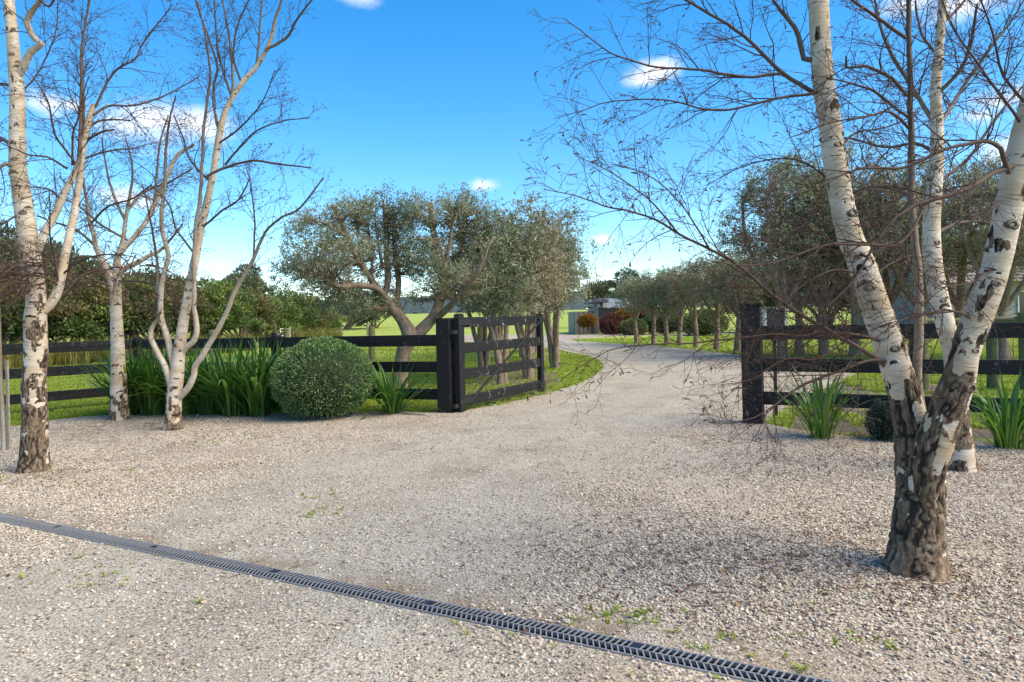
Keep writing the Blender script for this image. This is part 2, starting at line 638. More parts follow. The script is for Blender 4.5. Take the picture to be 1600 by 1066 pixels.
def resample(pts, rad, step):
    """Catmull-Rom smoothing of a polyline with radii"""
    pts = np.asarray(pts, float)
    rad = np.asarray(rad, float)
    out, orad = [], []
    n = len(pts)
    for i in range(n - 1):
        p0, p1, p2, p3 = pts[max(i - 1, 0)], pts[i], pts[i + 1], pts[min(i + 2, n - 1)]
        k = max(1, int(np.linalg.norm(p2 - p1) / step))
        for j in range(k):
            t = j / k
            out.append(0.5 * (2 * p1 + (p2 - p0) * t + (2 * p0 - 5 * p1 + 4 * p2 - p3) * t * t + (3 * p1 - p0 - 3 * p2 + p3) * t ** 3))
            orad.append(rad[i] * (1 - t) + rad[i + 1] * t)
    out.append(pts[-1])
    orad.append(rad[-1])
    return np.array(out), np.array(orad)


_qcache = {}


def tube_faces(n, k):
    key = (n, k)
    if key not in _qcache:
        i = np.arange(n - 1)[:, None] * k
        j = np.arange(k)[None, :]
        j2 = (j + 1) % k
        _qcache[key] = np.stack([i + j, i + j2, i + k + j2, i + k + j], -1).reshape(-1, 4)
    return _qcache[key]


def frames(pts):
    t = np.gradient(pts, axis=0)
    t /= np.linalg.norm(t, axis=1)[:, None] + 1e-12
    ref = np.array((0.0, 1.0, 0.0)) if abs(t[0][1]) < 0.8 else np.array((1.0, 0.0, 0.0))
    u = np.cross(t, ref)
    u /= np.linalg.norm(u, axis=1)[:, None] + 1e-9
    w = np.cross(t, u)
    return t, u, w


def tube(acc, pts, rad, k, dark=None, soff=0.0, cap=False, extra=None):
    pts = np.asarray(pts, float)
    n = len(pts)
    rad = np.broadcast_to(np.asarray(rad, float), (n,))
    t, u, w = frames(pts)
    a = np.arange(k) * (2 * math.pi / k)
    ca, sa = np.cos(a), np.sin(a)
    ring = ca[None, :, None] * u[:, None, :] + sa[None, :, None] * w[:, None, :]
    rr = rad[:, None]
    s = np.concatenate([[0], np.cumsum(np.linalg.norm(np.diff(pts, axis=0), axis=1))]) + soff
    r0 = max(rad.mean(), 0.004)
    bc = np.stack([np.broadcast_to(ca * r0, (n, k)), np.broadcast_to(sa * r0, (n, k)), np.broadcast_to(s[:, None], (n, k))], -1).reshape(-1, 3)
    if extra is not None:
        rr, dk, crk = extra(bc, np.repeat(pts[:, 2], k), rr.repeat(k, 1).reshape(-1), s)
        rr = rr.reshape(n, k)
        dark = dk
    V = (pts[:, None, :] + ring * rr[..., None]).reshape(-1, 3)
    dk = np.zeros(n * k) if dark is None else np.broadcast_to(dark, (n * k,))
    acc.add(V, tube_faces(n, k), bark_co=bc, rad=np.repeat(rad, k), dark=dk, plate=np.ones(n * k) * .6 if extra is None else crk)
    if cap:
        c = len(V)
        acc.add(np.vstack([V[-k:], pts[-1][None]]), np.array([[i, (i + 1) % k, k] for i in range(k)]),
                bark_co=np.vstack([bc[-k:], bc[-1:]]), rad=np.repeat(rad[-1], k + 1), dark=np.full(k + 1, 0.2))


def unit(v):
    return v / (np.linalg.norm(v) + 1e-12)


def box(acc, c0, c1, M4=None, wear=0.0, bev=0.006):
    """bevelled box from corner c0 to corner c1 (local), transformed by M4"""
    bm = bmesh.new()
    bmesh.ops.create_cube(bm, size=1.0)
    c0, c1 = np.array(c0, float), np.array(c1, float)
    for v in bm.verts:
        v.co = Vector((c0 + c1) / 2 + np.array(v.co) * (c1 - c0))
    b = min(bev, 0.3 * float(np.min(np.abs(c1 - c0))))
    if b > 0:
        bmesh.ops.bevel(bm, geom=list(bm.edges), offset=b, segments=1, affect='EDGES', profile=0.7)
    bmesh.ops.triangulate(bm, faces=bm.faces[:])
    bm.verts.index_update()
    V = np.array([v.co[:] for v in bm.verts])
    Fc = np.array([[v.index for v in f.verts] for f in bm.faces])
    bm.free()
    if M4 is not None:
        V = V @ np.array(M4.to_3x3()).T + np.array(M4.translation)
    acc.add(V, Fc, wear=np.full(len(V), wear))


def box_obj(name, mat, parent, c0, c1, M4=None, wear=0.0, bev=0.006):
    a = Acc()
    box(a, c0, c1, M4, wear, bev)
    return link(name, a.mesh(name, mat, False), parent)


def along(p0, p1):
    """matrix whose x axis runs from p0 to p1 (horizontal), origin at p0"""
    d = Vector(p1) - Vector(p0)
    a = math.atan2(d.y, d.x)
    return Matrix.Translation(Vector(p0)) @ Matrix.Rotation(a, 4, 'Z')


def wires(acc, p0, p1, z0, z1, dv, dh, r=0.0018, off=0.0):
    p0, p1 = np.array(p0[:2]), np.array(p1[:2])
    L = np.linalg.norm(p1 - p0)
    e = (p1 - p0) / L
    nn = np.array((e[1], -e[0])) * off
    for z in np.arange(z0, z1 + 1e-6, dh):
        tube(acc, [(*(p0 + nn), z), (*(p1 + nn), z)], r, 3)
    for s in np.arange(0, L, dv):
        q = p0 + e * s + nn
        tube(acc, [(*q, z0), (*q, z1)], r, 3)


def leaves(acc, base, axis, L, W, rng, lv=None, fold=0.0):
    """rhombic leaves, N x 3 base points and axes"""
    n = len(base)
    axis = axis / (np.linalg.norm(axis, axis=1)[:, None] + 1e-9)
    side = np.cross(axis, rng.normal(size=(n, 3)))
    side /= np.linalg.norm(side, axis=1)[:, None] + 1e-9
    L = np.broadcast_to(L, (n,))[:, None]
    W = np.broadcast_to(W, (n,))[:, None]
    v = np.stack([base, base + axis * L * .45 + side * W * .5, base + axis * L, base + axis * L * .45 - side * W * .5], 1).reshape(-1, 3)
    f = np.arange(n * 4).reshape(-1, 4)
    if lv is None:
        lv = rng.random(n)
    acc.add(v, f, lv=np.repeat(lv, 4))


def rand_dirs(n, rng):
    d = rng.normal(size=(n, 3))
    return d / np.linalg.norm(d, axis=1)[:, None]


# ------------------------------------------------------------------ scatter of uncountable stuff (gravel, grass, litter)
def scatter(name, pts, srcs, smin, smax, tilt, mat, label, cat, seed=0):
    me = bpy.data.meshes.new(name)
    me.vertices.add(len(pts))
    me.vertices.foreach_set('co', np.asarray(pts, float).ravel())
    me.update()
    o = link(name, me)
    me.materials.append(mat)
    ng = bpy.data.node_groups.new(name + '_nodes', 'GeometryNodeTree')
    ng.interface.new_socket('Geometry', in_out='INPUT', socket_type='NodeSocketGeometry')
    ng.interface.new_socket('Geometry', in_out='OUTPUT', socket_type='NodeSocketGeometry')
    nd, lk = ng.nodes, ng.links
    gi, go = nd.new('NodeGroupInput'), nd.new('NodeGroupOutput')
    iop = nd.new('GeometryNodeInstanceOnPoints')
    join = nd.new('GeometryNodeJoinGeometry')
    for s in srcs:
        oi = nd.new('GeometryNodeObjectInfo')
        oi.inputs['Object'].default_value = s
        oi.inputs['As Instance'].default_value = True
        lk.new(oi.outputs['Geometry'], join.inputs[0])
    rv = nd.new('FunctionNodeRandomValue')
    rv.data_type = 'FLOAT_VECTOR'
    rv.inputs[0].default_value = (-tilt, -tilt, 0)
    rv.inputs[1].default_value = (tilt, tilt, 6.283)
    rv.inputs['Seed'].default_value = seed
    rs = nd.new('FunctionNodeRandomValue')
    rs.data_type = 'FLOAT'
    rs.inputs[2].default_value = smin
    rs.inputs[3].default_value = smax
    rs.inputs['Seed'].default_value = seed + 5
    m2p = nd.new('GeometryNodeMeshToPoints')
    lk.new(gi.outputs[0], m2p.inputs['Mesh'])
    lk.new(m2p.outputs[0], iop.inputs['Points'])
    lk.new(join.outputs[0], iop.inputs['Instance'])
    iop.inputs['Pick Instance'].default_value = True
    lk.new(rv.outputs[0], iop.inputs['Rotation'])
    lk.new(rs.outputs[1], iop.inputs['Scale'])
    lk.new(iop.outputs[0], go.inputs[0])
    md = o.modifiers.new('scatter', 'NODES')
    md.node_group = ng
    tag(o, label, cat, None, 'stuff')
    return o


def source(name, me):
    return bpy.data.objects.new(name, me)       # not linked to the scene: only its instances show


# ------------------------------------------------------------------ the setting: ground, gravel, beds, hills
# the drain crosses the forecourt from D0 to D1
D0, D1 = G(0, 808, 0.025)[:2], G(1242, 1066, 0.025)[:2]
DE = (D1 - D0) / np.linalg.norm(D1 - D0)
DN = np.array((-DE[1], DE[0]))            # points away from the camera
if DN[1] < 0:
    DN = -DN
DRW = 0.060                                # half width of the grate
DA, DB = D0 - DE * 5.0, D1 + DE * 3.0
GZ = 0.02                                  # gravel level


def g2(u, v):
    return tuple(G(u, v)[:2])


left_edge = [(-60, 676), (30, 667), (100, 656), (165, 651), (230, 648), (330, 648), (430, 647), (560, 646), (690, 646)]
verge = [(735, 642), (800, 629), (858, 617), (900, 601), (930, 588), (944, 576), (938, 565), (915, 556), (880, 549), (840, 543), (780, 538), (700, 533)]
far_side = [(690, 524), (800, 523.5), (897, 523), (1020, 522), (1150, 520)]
island = [(1150, 522), (1020, 524.2), (939, 527), (905, 529.5), (893, 531.5), (896, 533), (915, 534.5), (960, 537.5), (1020, 541), (1080, 547), (1128, 552.5), (1160, 556), (1223, 563), (1300, 573), (1335, 588), (1300, 606), (1250, 630), (1205, 655), (1195, 664)]
right_edge = [(1230, 671), (1310, 682), (1345, 686), (1430, 689), (1525, 692), (1600, 707), (1700, 722)]
pl = [tuple(DB + DN * DRW), tuple(DA + DN * DRW), (-16.0, 4.0), (-14.5, 7.6)]
far_poly = pl + [g2(*p) for p in left_edge + verge + far_side + island + right_edge] + [(9.0, 5.4), (9.0, 3.0), (6.5, -1.0)]
near_poly = [tuple(DA - DN * DRW), tuple(DB - DN * DRW), (6.0, -6.0), (-16.0, -6.0)]


def roughen(poly, amt=0.08, step=0.25, seed=4):
    r = np.random.default_rng(seed)
    out = []
    n = len(poly)
    for i in range(n):
        p, q = np.array(poly[i], float), np.array(poly[(i + 1) % n], float)
        L = np.linalg.norm(q - p)
        k = int(L / step) if (L < 14 and p[1] > 5.5 and p[1] < 30) else 1
        e = np.array((-(q - p)[1], (q - p)[0])) / (L + 1e-9)
        for j in range(max(1, k)):
            t = j / max(1, k)
            out.append(tuple(p + (q - p) * t + (e * r.normal(0, amt) if k > 1 and j else 0)))
    return out


def sheet(name, poly, z, mat, skirt=0.12):
    bm = bmesh.new()
    vs = [bm.verts.new((x, y, z)) for x, y in poly]
    f = bm.faces.new(vs)
    f.normal_update()
    if f.normal.z < 0:
        f.normal_flip()
    r = bmesh.ops.extrude_face_region(bm, geom=[f])
    for e in r['geom']:
        if isinstance(e, bmesh.types.BMVert):
            e.co.z = z
    for v in vs:
        v.co.z = z - skirt
    bmesh.ops.triangulate(bm, faces=bm.faces[:])
    bmesh.ops.recalc_face_normals(bm, faces=bm.faces[:])
    me = bpy.data.meshes.new(name)
    bm.to_mesh(me)
    bm.free()
    me.materials.append(mat)
    return link(name, me)


def inside(poly, x, y):
    x, y = np.asarray(x), np.asarray(y)
    res = np.zeros(x.shape, bool)
    n = len(poly)
    for i in range(n):
        x0, y0 = poly[i]
        x1, y1 = poly[(i + 1) % n]
        c = ((y0 > y) != (y1 > y)) & (x < (x1 - x0) * (y - y0) / (y1 - y0 + 1e-12) + x0)
        res ^= c
    return res


gx = np.concatenate([[-2500, -900, -400, -150, -80, -50], np.arange(-34, 34.1, 1.0), [50, 80, 150, 400, 900, 2500]])
gy = np.concatenate([[-200, -60, -20], np.arange(-8, 70.1, 1.0), [85, 110, 150, 220, 400, 800, 1600, 3500]])
GX, GY = np.meshgrid(gx, gy, indexing='ij')
gz = np.where((GY < 6.3) & (GX < 7) & (GX > -14), -0.25, 0.0)
gz = gz + np.where(GY > 75, (GY - 75) * 0.012, 0) * (GX < 200)
a = Acc()
nx, ny = len(gx), len(gy)
ii, jj = np.meshgrid(np.arange(nx - 1), np.arange(ny - 1), indexing='ij')
q = np.stack([ii * ny + jj, (ii + 1) * ny + jj, (ii + 1) * ny + jj + 1, ii * ny + jj + 1], -1).reshape(-1, 4)
a.add(np.stack([GX, GY, gz], -1).reshape(-1, 3), q)
tag(link('ground', a.mesh('ground', M['grass'])), 'bright green paddock and lawn stretching to the horizon', None, None, 'structure')
tag(sheet('driveway', roughen(far_poly), GZ, M['gravel']), 'pale gravel forecourt and driveway curving away between the trees', None, None, 'structure')
tag(sheet('road_apron', near_poly, GZ, M['gravel']), 'pale gravel apron on the near side of the drain', None, None, 'structure')
bed_l = [g2(*p) for p in [(735, 641), (800, 628), (856, 616), (880, 600), (868, 582), (820, 568), (760, 578), (730, 600)]]
bed_r = [g2(*p) for p in [(1232, 670), (1310, 681), (1430, 688), (1525, 691), (1600, 706), (1680, 716), (1640, 640), (1500, 605), (1400, 592), (1336, 590), (1300, 608), (1250, 634)]]
tag(sheet('garden_bed', roughen(bed_l, .06), 0.006, M['soil'], 0.02), 'strip of brown soil and moss under the trees behind the gate', None, None, 'structure')
tag(sheet('garden_bed', roughen(bed_r, .06), 0.006, M['soil'], 0.02), 'mossy brown soil under the black fence beside the birches', None, None, 'structure')

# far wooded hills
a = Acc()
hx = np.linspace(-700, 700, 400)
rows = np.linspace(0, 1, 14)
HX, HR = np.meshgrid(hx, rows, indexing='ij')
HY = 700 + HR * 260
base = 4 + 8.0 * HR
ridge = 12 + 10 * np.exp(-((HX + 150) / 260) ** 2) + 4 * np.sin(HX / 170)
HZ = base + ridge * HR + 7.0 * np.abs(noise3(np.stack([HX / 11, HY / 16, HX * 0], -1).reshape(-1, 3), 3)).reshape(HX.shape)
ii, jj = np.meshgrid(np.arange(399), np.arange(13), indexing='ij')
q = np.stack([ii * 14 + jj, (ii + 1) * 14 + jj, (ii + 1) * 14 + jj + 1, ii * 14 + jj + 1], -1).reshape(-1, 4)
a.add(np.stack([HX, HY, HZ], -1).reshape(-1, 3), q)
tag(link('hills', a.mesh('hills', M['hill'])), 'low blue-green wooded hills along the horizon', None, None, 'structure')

# ------------------------------------------------------------------ fences and gate
RAILS = [(1.17, 0.17), (0.77, 0.16), (0.36, 0.16)]     # top height, depth


def post(name, p, rz, w, h, parent, cap=False, mat='black'):
    M4 = Matrix.Translation(Vector((p[0], p[1], 0))) @ Matrix.Rotation(rz, 4, 'Z')
    o = box_obj(name, M[mat], parent, (-w / 2, -w / 2, -0.05), (w / 2, w / 2, h), M4, 0.1, 0.008)
    if cap:
        box_obj('cap', M[mat], o, (-w / 2 - .018, -w / 2 - .018, h + .001), (w / 2 + .018, w / 2 + .018, h + .035), M4, 0.1, 0.006)
    return o


def rail_fence(name, stations, label, posts, ends, post_w=0.12, post_h=1.2, dz=0.0, meshes=True):
    root = empty(name, (stations[0][0], stations[0][1], 0))
    inv = root.matrix_basis.inverted()
    root.location = (0, 0, 0)
    tag(root, label, 'fence')
    for i, p in enumerate(stations):
        if i in posts:
            q = stations[min(i + 1, len(stations) - 1)]
            p0 = stations[max(i - 1, 0)]
            rz = math.atan2(q[1] - p0[1], q[0] - p0[0])
            post('post', p, rz, post_w, post_h, root)
    for i in range(len(stations) - 1):
        p0, p1 = np.array(stations[i]), np.array(stations[i + 1])
        e = unit(p1 - p0)
        nn = np.array((e[1], -e[0]))
        if nn[1] > 0:
            nn = -nn
        off = post_w / 2 + 0.022
        a0 = p0 + nn * (off if i in posts else 0.0)
        a1 = p1 + nn * (off if i + 1 in posts else 0.0)
        M4 = along((*a0, 0), (*a1, 0))
        L = np.linalg.norm(a1 - a0)
        for (zt, hh) in RAILS:
            box_obj('rail', M['black'], root, (0.003, -0.02, zt - hh + dz), (L - 0.003, 0.02, zt + dz), M4, 0.25, 0.005)
        if meshes:
            ac = Acc()
            wires(ac, a0, a1, 0.08, 1.10, 0.15, 0.125, 0.0024, -0.03 if nn[1] < 0 else 0.03)
            link('wire_mesh', ac.mesh('wire_mesh', M['wire'], False), root)
    return root


PL = G(699, 646)[:2]                # left gate post
PR = G(1178, 663)[:2]               # right gate post
cL = P(215, 535, 12.2)[:2]
mL = P(431, 528, 11.15)[:2]
eL = P(0, 540, 10.9)[:2]
dirL = unit(eL - cL)
rzL = math.atan2(mL[1] - PL[1], mL[0] - PL[0])
eR = P(1590, 503, 7.3)[:2]
dirR = unit(eR - PR)
rzR = math.atan2(dirR[1], dirR[0])
rail_fence('rail_fence', [PL, mL, cL], 'black three-rail timber fence behind the strappy plants and ball shrub', {1, 2}, None)
rail_fence('rail_fence', [cL, cL + dirL * 2.6, cL + dirL * 5.2], 'black rail fence with wire mesh behind the two thick birch trunks', {1, 2}, None)
rail_fence('rail_fence', [PR, PR + dirR * 1.75, PR + dirR * 4.3, PR + dirR * 6.8], 'black three-rail fence running from capped post behind the forked birch', {1, 2, 3}, None, dz=0.05)

gp = empty('gate_post', (0, 0, 0))
tag(gp, 'thick black square post carrying the open gate', 'gate post')
post('shaft', PL, rzL, 0.215, 1.40, gp)
M4 = Matrix.Translation(Vector((PL[0], PL[1], 0))) @ Matrix.Rotation(rzL, 4, 'Z')
box_obj('cap', M['black'], gp, (-0.115, -0.115, 1.401), (0.115, 0.115, 1.415), M4, 0.1, 0.004)
gp = empty('gate_post', (0, 0, 0))
tag(gp, 'thick black post with flat cap standing alone across the drive from the gate', 'gate post')
post('shaft', PR, rzR, 0.235, 1.47, gp, True)

# the gate, swung open inwards
H0 = P(716, 643, 10.02)[:2]
H1 = P(848, 613, 12.42)[:2]
gate = empty('gate', (0, 0, 0))
tag(gate, 'black four-rail timber gate with diagonal brace standing open', 'gate')
GM = along((*H0, 0), (*H1, 0))
GL = float(np.linalg.norm(H1 - H0))


def stile(x0, x1, z0, z1):
    ac = Acc()
    box(ac, (x0, -0.045, z0), (x1, 0.045, z1 - 0.05), GM, 0.1)
    o = link('stile', ac.mesh('stile', M['black'], False), gate)
    # rounded head
    ac = Acc()
    n = 9
    pr = [((x0 + x1) / 2 + math.cos(math.pi * i / (n - 1)) * (x1 - x0) / 2, z1 - 0.049 + math.sin(math.pi * i / (n - 1)) * 0.05) for i in range(n)]
    V = [(x, y, z) for y in (-0.045, 0.045) for x, z in pr]
    V = np.array(V) @ np.array(GM.to_3x3()).T + np.array(GM.translation)
    ac.add(V, [[i, i + 1, n + i + 1, n + i] for i in range(n - 1)], wear=np.zeros(2 * n))
    tri = [[0, i, i + 1] for i in range(1, n - 1)] + [[n, n + i + 1, n + i] for i in range(1, n - 1)]
    ac.add(V, tri, wear=np.zeros(2 * n))
    link('rounded_head', ac.mesh('rounded_head', M['black'], False), o)
    return o


stile(0.0, 0.15, 0.03, 1.475)
stile(GL - 0.11, GL, 0.05, 1.455)
for zt, hh, w in ((1.42, 0.155, 1.0), (1.035, 0.155, 0.5), (0.65, 0.155, 0.5), (0.25, 0.15, 0.5)):
    box_obj('rail', M['black'], gate, (0.151, -0.028, zt - hh), (GL - 0.111, 0.028, zt), GM, w, 0.006)
# iron brace on the camera side, straps, bolts, latch, hinges
pa, pb = np.array((0.26, -0.042, 0.16)), np.array((GL - 0.09, -0.042, 1.33))
RG = np.array(GM.to_3x3())
TG = np.array(GM.translation)
ac = Acc()
br = unit(pb - pa)
up = np.cross(br, (0, 1, 0))
V = []
for s_ in (pa, pb):
    for (aa, bb) in ((-1, -1), (1, -1), (1, 1), (-1, 1)):
        V.append(s_ + up * 0.021 * aa + np.array((0, 1, 0)) * 0.008 * bb)
ac.add(np.array(V) @ RG.T + TG, [[0, 1, 2, 3], [4, 7, 6, 5], [0, 4, 5, 1], [1, 5, 6, 2], [2, 6, 7, 3], [3, 7, 4, 0]])
link('brace', ac.mesh('brace', M['iron'], False), gate)
for (x0, x1, zc) in ((-0.012, 0.33, 1.345), (-0.012, 0.33, 0.175), (GL - 0.2, GL + 0.012, 0.175), (GL - 0.17, GL + 0.012, 1.345)):
    st = box_obj('strap', M['iron'], gate, (x0, -0.056, zc - 0.042), (x1, -0.0465, zc + 0.042), GM, 0.0, 0.002)
    for k in range(3):
        xx = x0 + (x1 - x0) * (0.3 + 0.28 * k)
        box_obj('bolt', M['iron'], st, (xx - .011, -0.064, zc - .011), (xx + .011, -0.0565, zc + .011), GM, 0.0, 0.003)
for zc in (1.2, 0.12):
    box_obj('hinge', M['iron'], gate, (-0.10, -0.03, zc - 0.03), (-0.002, 0.03, zc + 0.03), GM, 0.0, 0.008)
box_obj('latch', M['steel'], gate, (GL + 0.001, -0.012, 0.94), (GL + 0.19, 0.012, 0.965), GM, 0.0, 0.004)
ac = Acc()
wires(ac, (GM @ Vector((0.15, 0, 0)))[:2], (GM @ Vector((GL - .1, 0, 0)))[:2], 0.12, 1.02, 0.1, 0.1, 0.0016, -0.034)
link('wire_mesh', ac.mesh('wire_mesh', M['wire'], False), gate)

# grey slatted box with white sides behind the capped post
bp = PR + dirR * 0.42 + np.array((0.05, 0.55))
bx = empty('slatted_box', (0, 0, 0))
tag(bx, 'small dark slatted box with pale sides on a post behind the capped gate post', 'box')
M4 = Matrix.Translation(Vector((bp[0], bp[1], 0))) @ Matrix.Rotation(rzR * 0.3, 4, 'Z')
box_obj('back', M['louvre'], bx, (-0.12, 0.02, 1.17), (0.12, 0.05, 1.42), M4)
for s_ in (-1, 1):
    box_obj('side', M['white'], bx, (0.122 * s_ - 0.012, -0.06, 1.16), (0.122 * s_ + 0.012, 0.06, 1.43), M4, 0, 0.003)
for k in range(9):
    z = 1.175 + k * 0.027
    box_obj('slat', M['louvre'], bx, (-0.108, -0.05 + 0.0, z), (0.108, -0.01, z + 0.016), M4, 0, 0.003)
box_obj('lid', M['louvre'], bx, (-0.14, -0.07, 1.432), (0.14, 0.07, 1.45), M4, 0, 0.004)
box_obj('post', M['iron'], bx, (-0.02, 0.02, 0.0), (0.02, 0.05, 1.168), M4, 0, 0.004)

# wire fences with timber posts inside the property


def wire_fence(name, pts, label, h=1.2, w=0.16, mat='mossy', rail=None, nw=4):
    root = tag(empty(name, (0, 0, 0)), label, 'fence')
    rng = np.random.default_rng(len(label))
    for p in pts:
        ac = Acc()
        zs = np.linspace(0, h, 6)
        tube(ac, np.stack([p[0] + rng.normal(0, .006, 6), p[1] + rng.normal(0, .006, 6), zs], -1), w / 2 * (1 + rng.normal(0, .04, 6)), 10, cap=True)
        link('post', ac.mesh('post', M[mat]), root)
    for i in range(len(pts) - 1):
        for k in range(nw):
            z = 0.25 + k * (h - 0.35) / (nw - 1)
            ac = Acc()
            tube(ac, [(*pts[i][:2], z), (*pts[i + 1][:2], z)], 0.003, 3)
            link('wire', ac.mesh('wire', M['wire']), root)
        if rail and i in rail:
            ac = Acc()
            tube(ac, [(*pts[i][:2], h - .12), (*(np.array(pts[i][:2]) * .5 + np.array(pts[i + 1][:2]) * .5), h - .125), (*pts[i + 1][:2], h - .12)], 0.055, 10)
            link('rail', ac.mesh('rail', M[mat]), root)
    return root


f1 = [G(582, 576), G(753, 578), G(905, 560) + np.array((-2.2, 4.0, 0))]
f1 = [f1[0] + (f1[0] - f1[1]) * 1.8, f1[0] + (f1[0] - f1[1]) * .9, f1[0], f1[1]]
wire_fence('wire_fence', f1, 'mossy round posts and wires inside the paddock behind the ball shrub', 1.22, 0.2)
f2 = [P(1440, 500, 11.5), P(1549, 500, 11.2), P(1600, 500, 10.9), P(1720, 500, 10.2)]
wire_fence('wire_fence', f2, 'mossy green posts with a round rail behind the black fence by the birches', 1.28, 0.17, 'mossy', {0, 1, 2})
f3 = [G(456, 529), G(532, 526), G(575, 524), G(640, 523), G(700, 521)]
wire_fence('wire_fence', f3, 'far pale post fence across the paddock beyond the tea trees', 1.1, 0.26, 'grey_wood', None, 4)

# thin sapling with its stake at the picture's edge
sp = G(6, 706)
ac = Acc()
rng = np.random.default_rng(5)
zs = np.linspace(0, 1.9, 14)
tube(ac, np.stack([sp[0] - 0.03 * zs / 1.9 + 0.006 * np.sin(zs * 5), np.full(14, sp[1]), zs], -1), np.linspace(0.030, 0.016, 14), 10)
sap = tag(empty('sapling', (0, 0, 0)), 'thin pale sapling tied to a dark stake beside the thickest birch at the edge', 'tree')
link('trunk', ac.mesh('trunk', M['birch']), sap)
box_obj('stake', M['grey_wood'], sap, (sp[0] + 0.045, sp[1] - .012, 0), (sp[0] + 0.075, sp[1] + .012, 1.05), None, 0, 0.003)

# ------------------------------------------------------------------ the drain
dr = tag(empty('drain_grate', (0, 0, 0)), 'long narrow steel drain grate crossing the gravel', 'drain')
DL = float(np.linalg.norm(DB - DA))
DM = along((*DA, 0), (*DB, 0))
sgn = 1.0
ac = Acc()
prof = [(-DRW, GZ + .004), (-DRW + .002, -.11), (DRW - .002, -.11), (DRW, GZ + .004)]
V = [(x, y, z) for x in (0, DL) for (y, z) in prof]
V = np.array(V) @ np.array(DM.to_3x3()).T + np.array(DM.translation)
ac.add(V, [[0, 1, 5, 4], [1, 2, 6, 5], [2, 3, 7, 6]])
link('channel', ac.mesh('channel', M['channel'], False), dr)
nsec = int(DL // 1.0)
SECL = DL / nsec
for s_ in range(nsec):
    x0, x1 = s_ * SECL, (s_ + 1) * SECL - 0.004
    for (y0, y1) in ((-DRW, -DRW + .007), (DRW - .007, DRW), (-0.003, 0.003)):
        box_obj('frame_bar' if abs(y0) > .01 else 'centre_bar', M['steel'], dr, (x0, y0, GZ - .012), (x1, y1, GZ + .009), DM, 0, .002)
for s_ in range(nsec):
    xc = s_ * SECL + SECL * .5
    box_obj('clip', M['iron'], dr, (xc - .022, -.0, GZ - .006), (xc + .022, DRW - .0075, GZ + .0075), DM, 0, .002)
# bars: shared mesh, a bent bar reaching both frame bars
ac = Acc()
yb = DRW - .0072
for (ya, yb2, sl) in ((0.0042, yb, 0.010), (-yb, -0.0042, 0.010)):
    w = 0.0030
    V = [(-w + (0 if ya > 0 else sl), ya, -.004), (w + (0 if ya > 0 else sl), ya, -.004), (w + (sl if ya > 0 else -0.012), yb2 if ya > 0 else yb2, -.004), (-w + (sl if ya > 0 else -0.012), yb2, -.004)]
    V = V + [(x, y, 0.0) for (x, y, z) in V]
    ac.add(V, [[4, 5, 6, 7], [0, 1, 5, 4], [1, 2, 6, 5], [2, 3, 7, 6], [3, 0, 4, 7]])
bar_me = ac.mesh('grate_bar', M['steel'], False)
vis0 = float(np.linalg.norm(D0 - DA)) - 0.6
PITCH = 0.027
nb = 238
for k in range(nb):
    o = link('grate_bar', bar_me, dr)
    o.matrix_local = DM @ Matrix.Translation((vis0 + k * PITCH, 0, GZ + .007))
# beyond the picture the bars go on as one piece
ac = Acc()
for x in list(np.arange(0.05, vis0 - PITCH / 2, PITCH)) + list(np.arange(vis0 + nb * PITCH, DL - .02, PITCH)):
    box(ac, (x - .0045, -yb, GZ - .008), (x + .0045, yb, GZ + .007), DM, 0, 0)
o = link('grate_bars', ac.mesh('grate_bars', M['steel'], False), dr)
o['kind'] = 'stuff'

# ------------------------------------------------------------------ birches


def birch_extra(seed, base_dark, z_full, z_patch, amp, scars=13.0, fr=1.0):
    """radius and dark-bark mask for a big stem"""
    def fn(bc, z, r, s):
        nz = fbm(bc * np.array((20, 20, 7.0)) * fr, seed, 4)
        b = 1.25 * (1 - sstep(z_full, z_patch, z)) + base_dark
        m = sstep(0.42, 0.58, 0.5 + 0.5 * (nz * 2.3 + (b - 0.5) * 1.5))
        # branch scars: dark eyes and chevrons across the stem
        rg = np.random.default_rng(seed + 77)
        r0 = np.hypot(bc[:, 0], bc[:, 1])
        th = np.arctan2(bc[:, 1], bc[:, 0])
        tot = s[-1] - s[0]
        bulge = np.zeros(len(bc))
        for _ in range(int(tot * scars)):
            t0, s0 = rg.uniform(-math.pi, math.pi), s[0] + rg.uniform(0, tot)
            w, h = rg.uniform(.3, .9), rg.uniform(.006, .020)
            dth = np.abs((th - t0 + math.pi) % (2 * math.pi) - math.pi) / w
            ds = (bc[:, 2] - s0 + dth * dth * h * 2.0) / h
            e = np.clip(1 - (dth ** 2 + ds ** 2), 0, 1)
            m = np.maximum(m, sstep(0.0, .35, e))
            bulge += .006 * e
        wob = bc + .012 * np.stack([noise3(bc * 30, seed + 21), noise3(bc * 30, seed + 22), noise3(bc * 18, seed + 23)], -1)
        c1 = np.abs(noise3(wob * np.array((56, 56, 5.5)), seed + 9))
        c2 = np.abs(noise3(wob * np.array((85, 85, 20.0)), seed + 10))
        ridge = np.minimum(sstep(0, .34, c1), .62 + .38 * sstep(0, .3, c2))
        ridge2 = fbm(bc * np.array((70, 70, 26.0)), seed + 4, 2)
        low = fbm(bc * np.array((5, 5, 2.0)), seed + 2, 2)
        rr = r * (1 + 0.05 * low) + m * amp * (1.25 * ridge + 0.35 * ridge2 - 0.95) + bulge
        return rr, m, ridge
    return fn


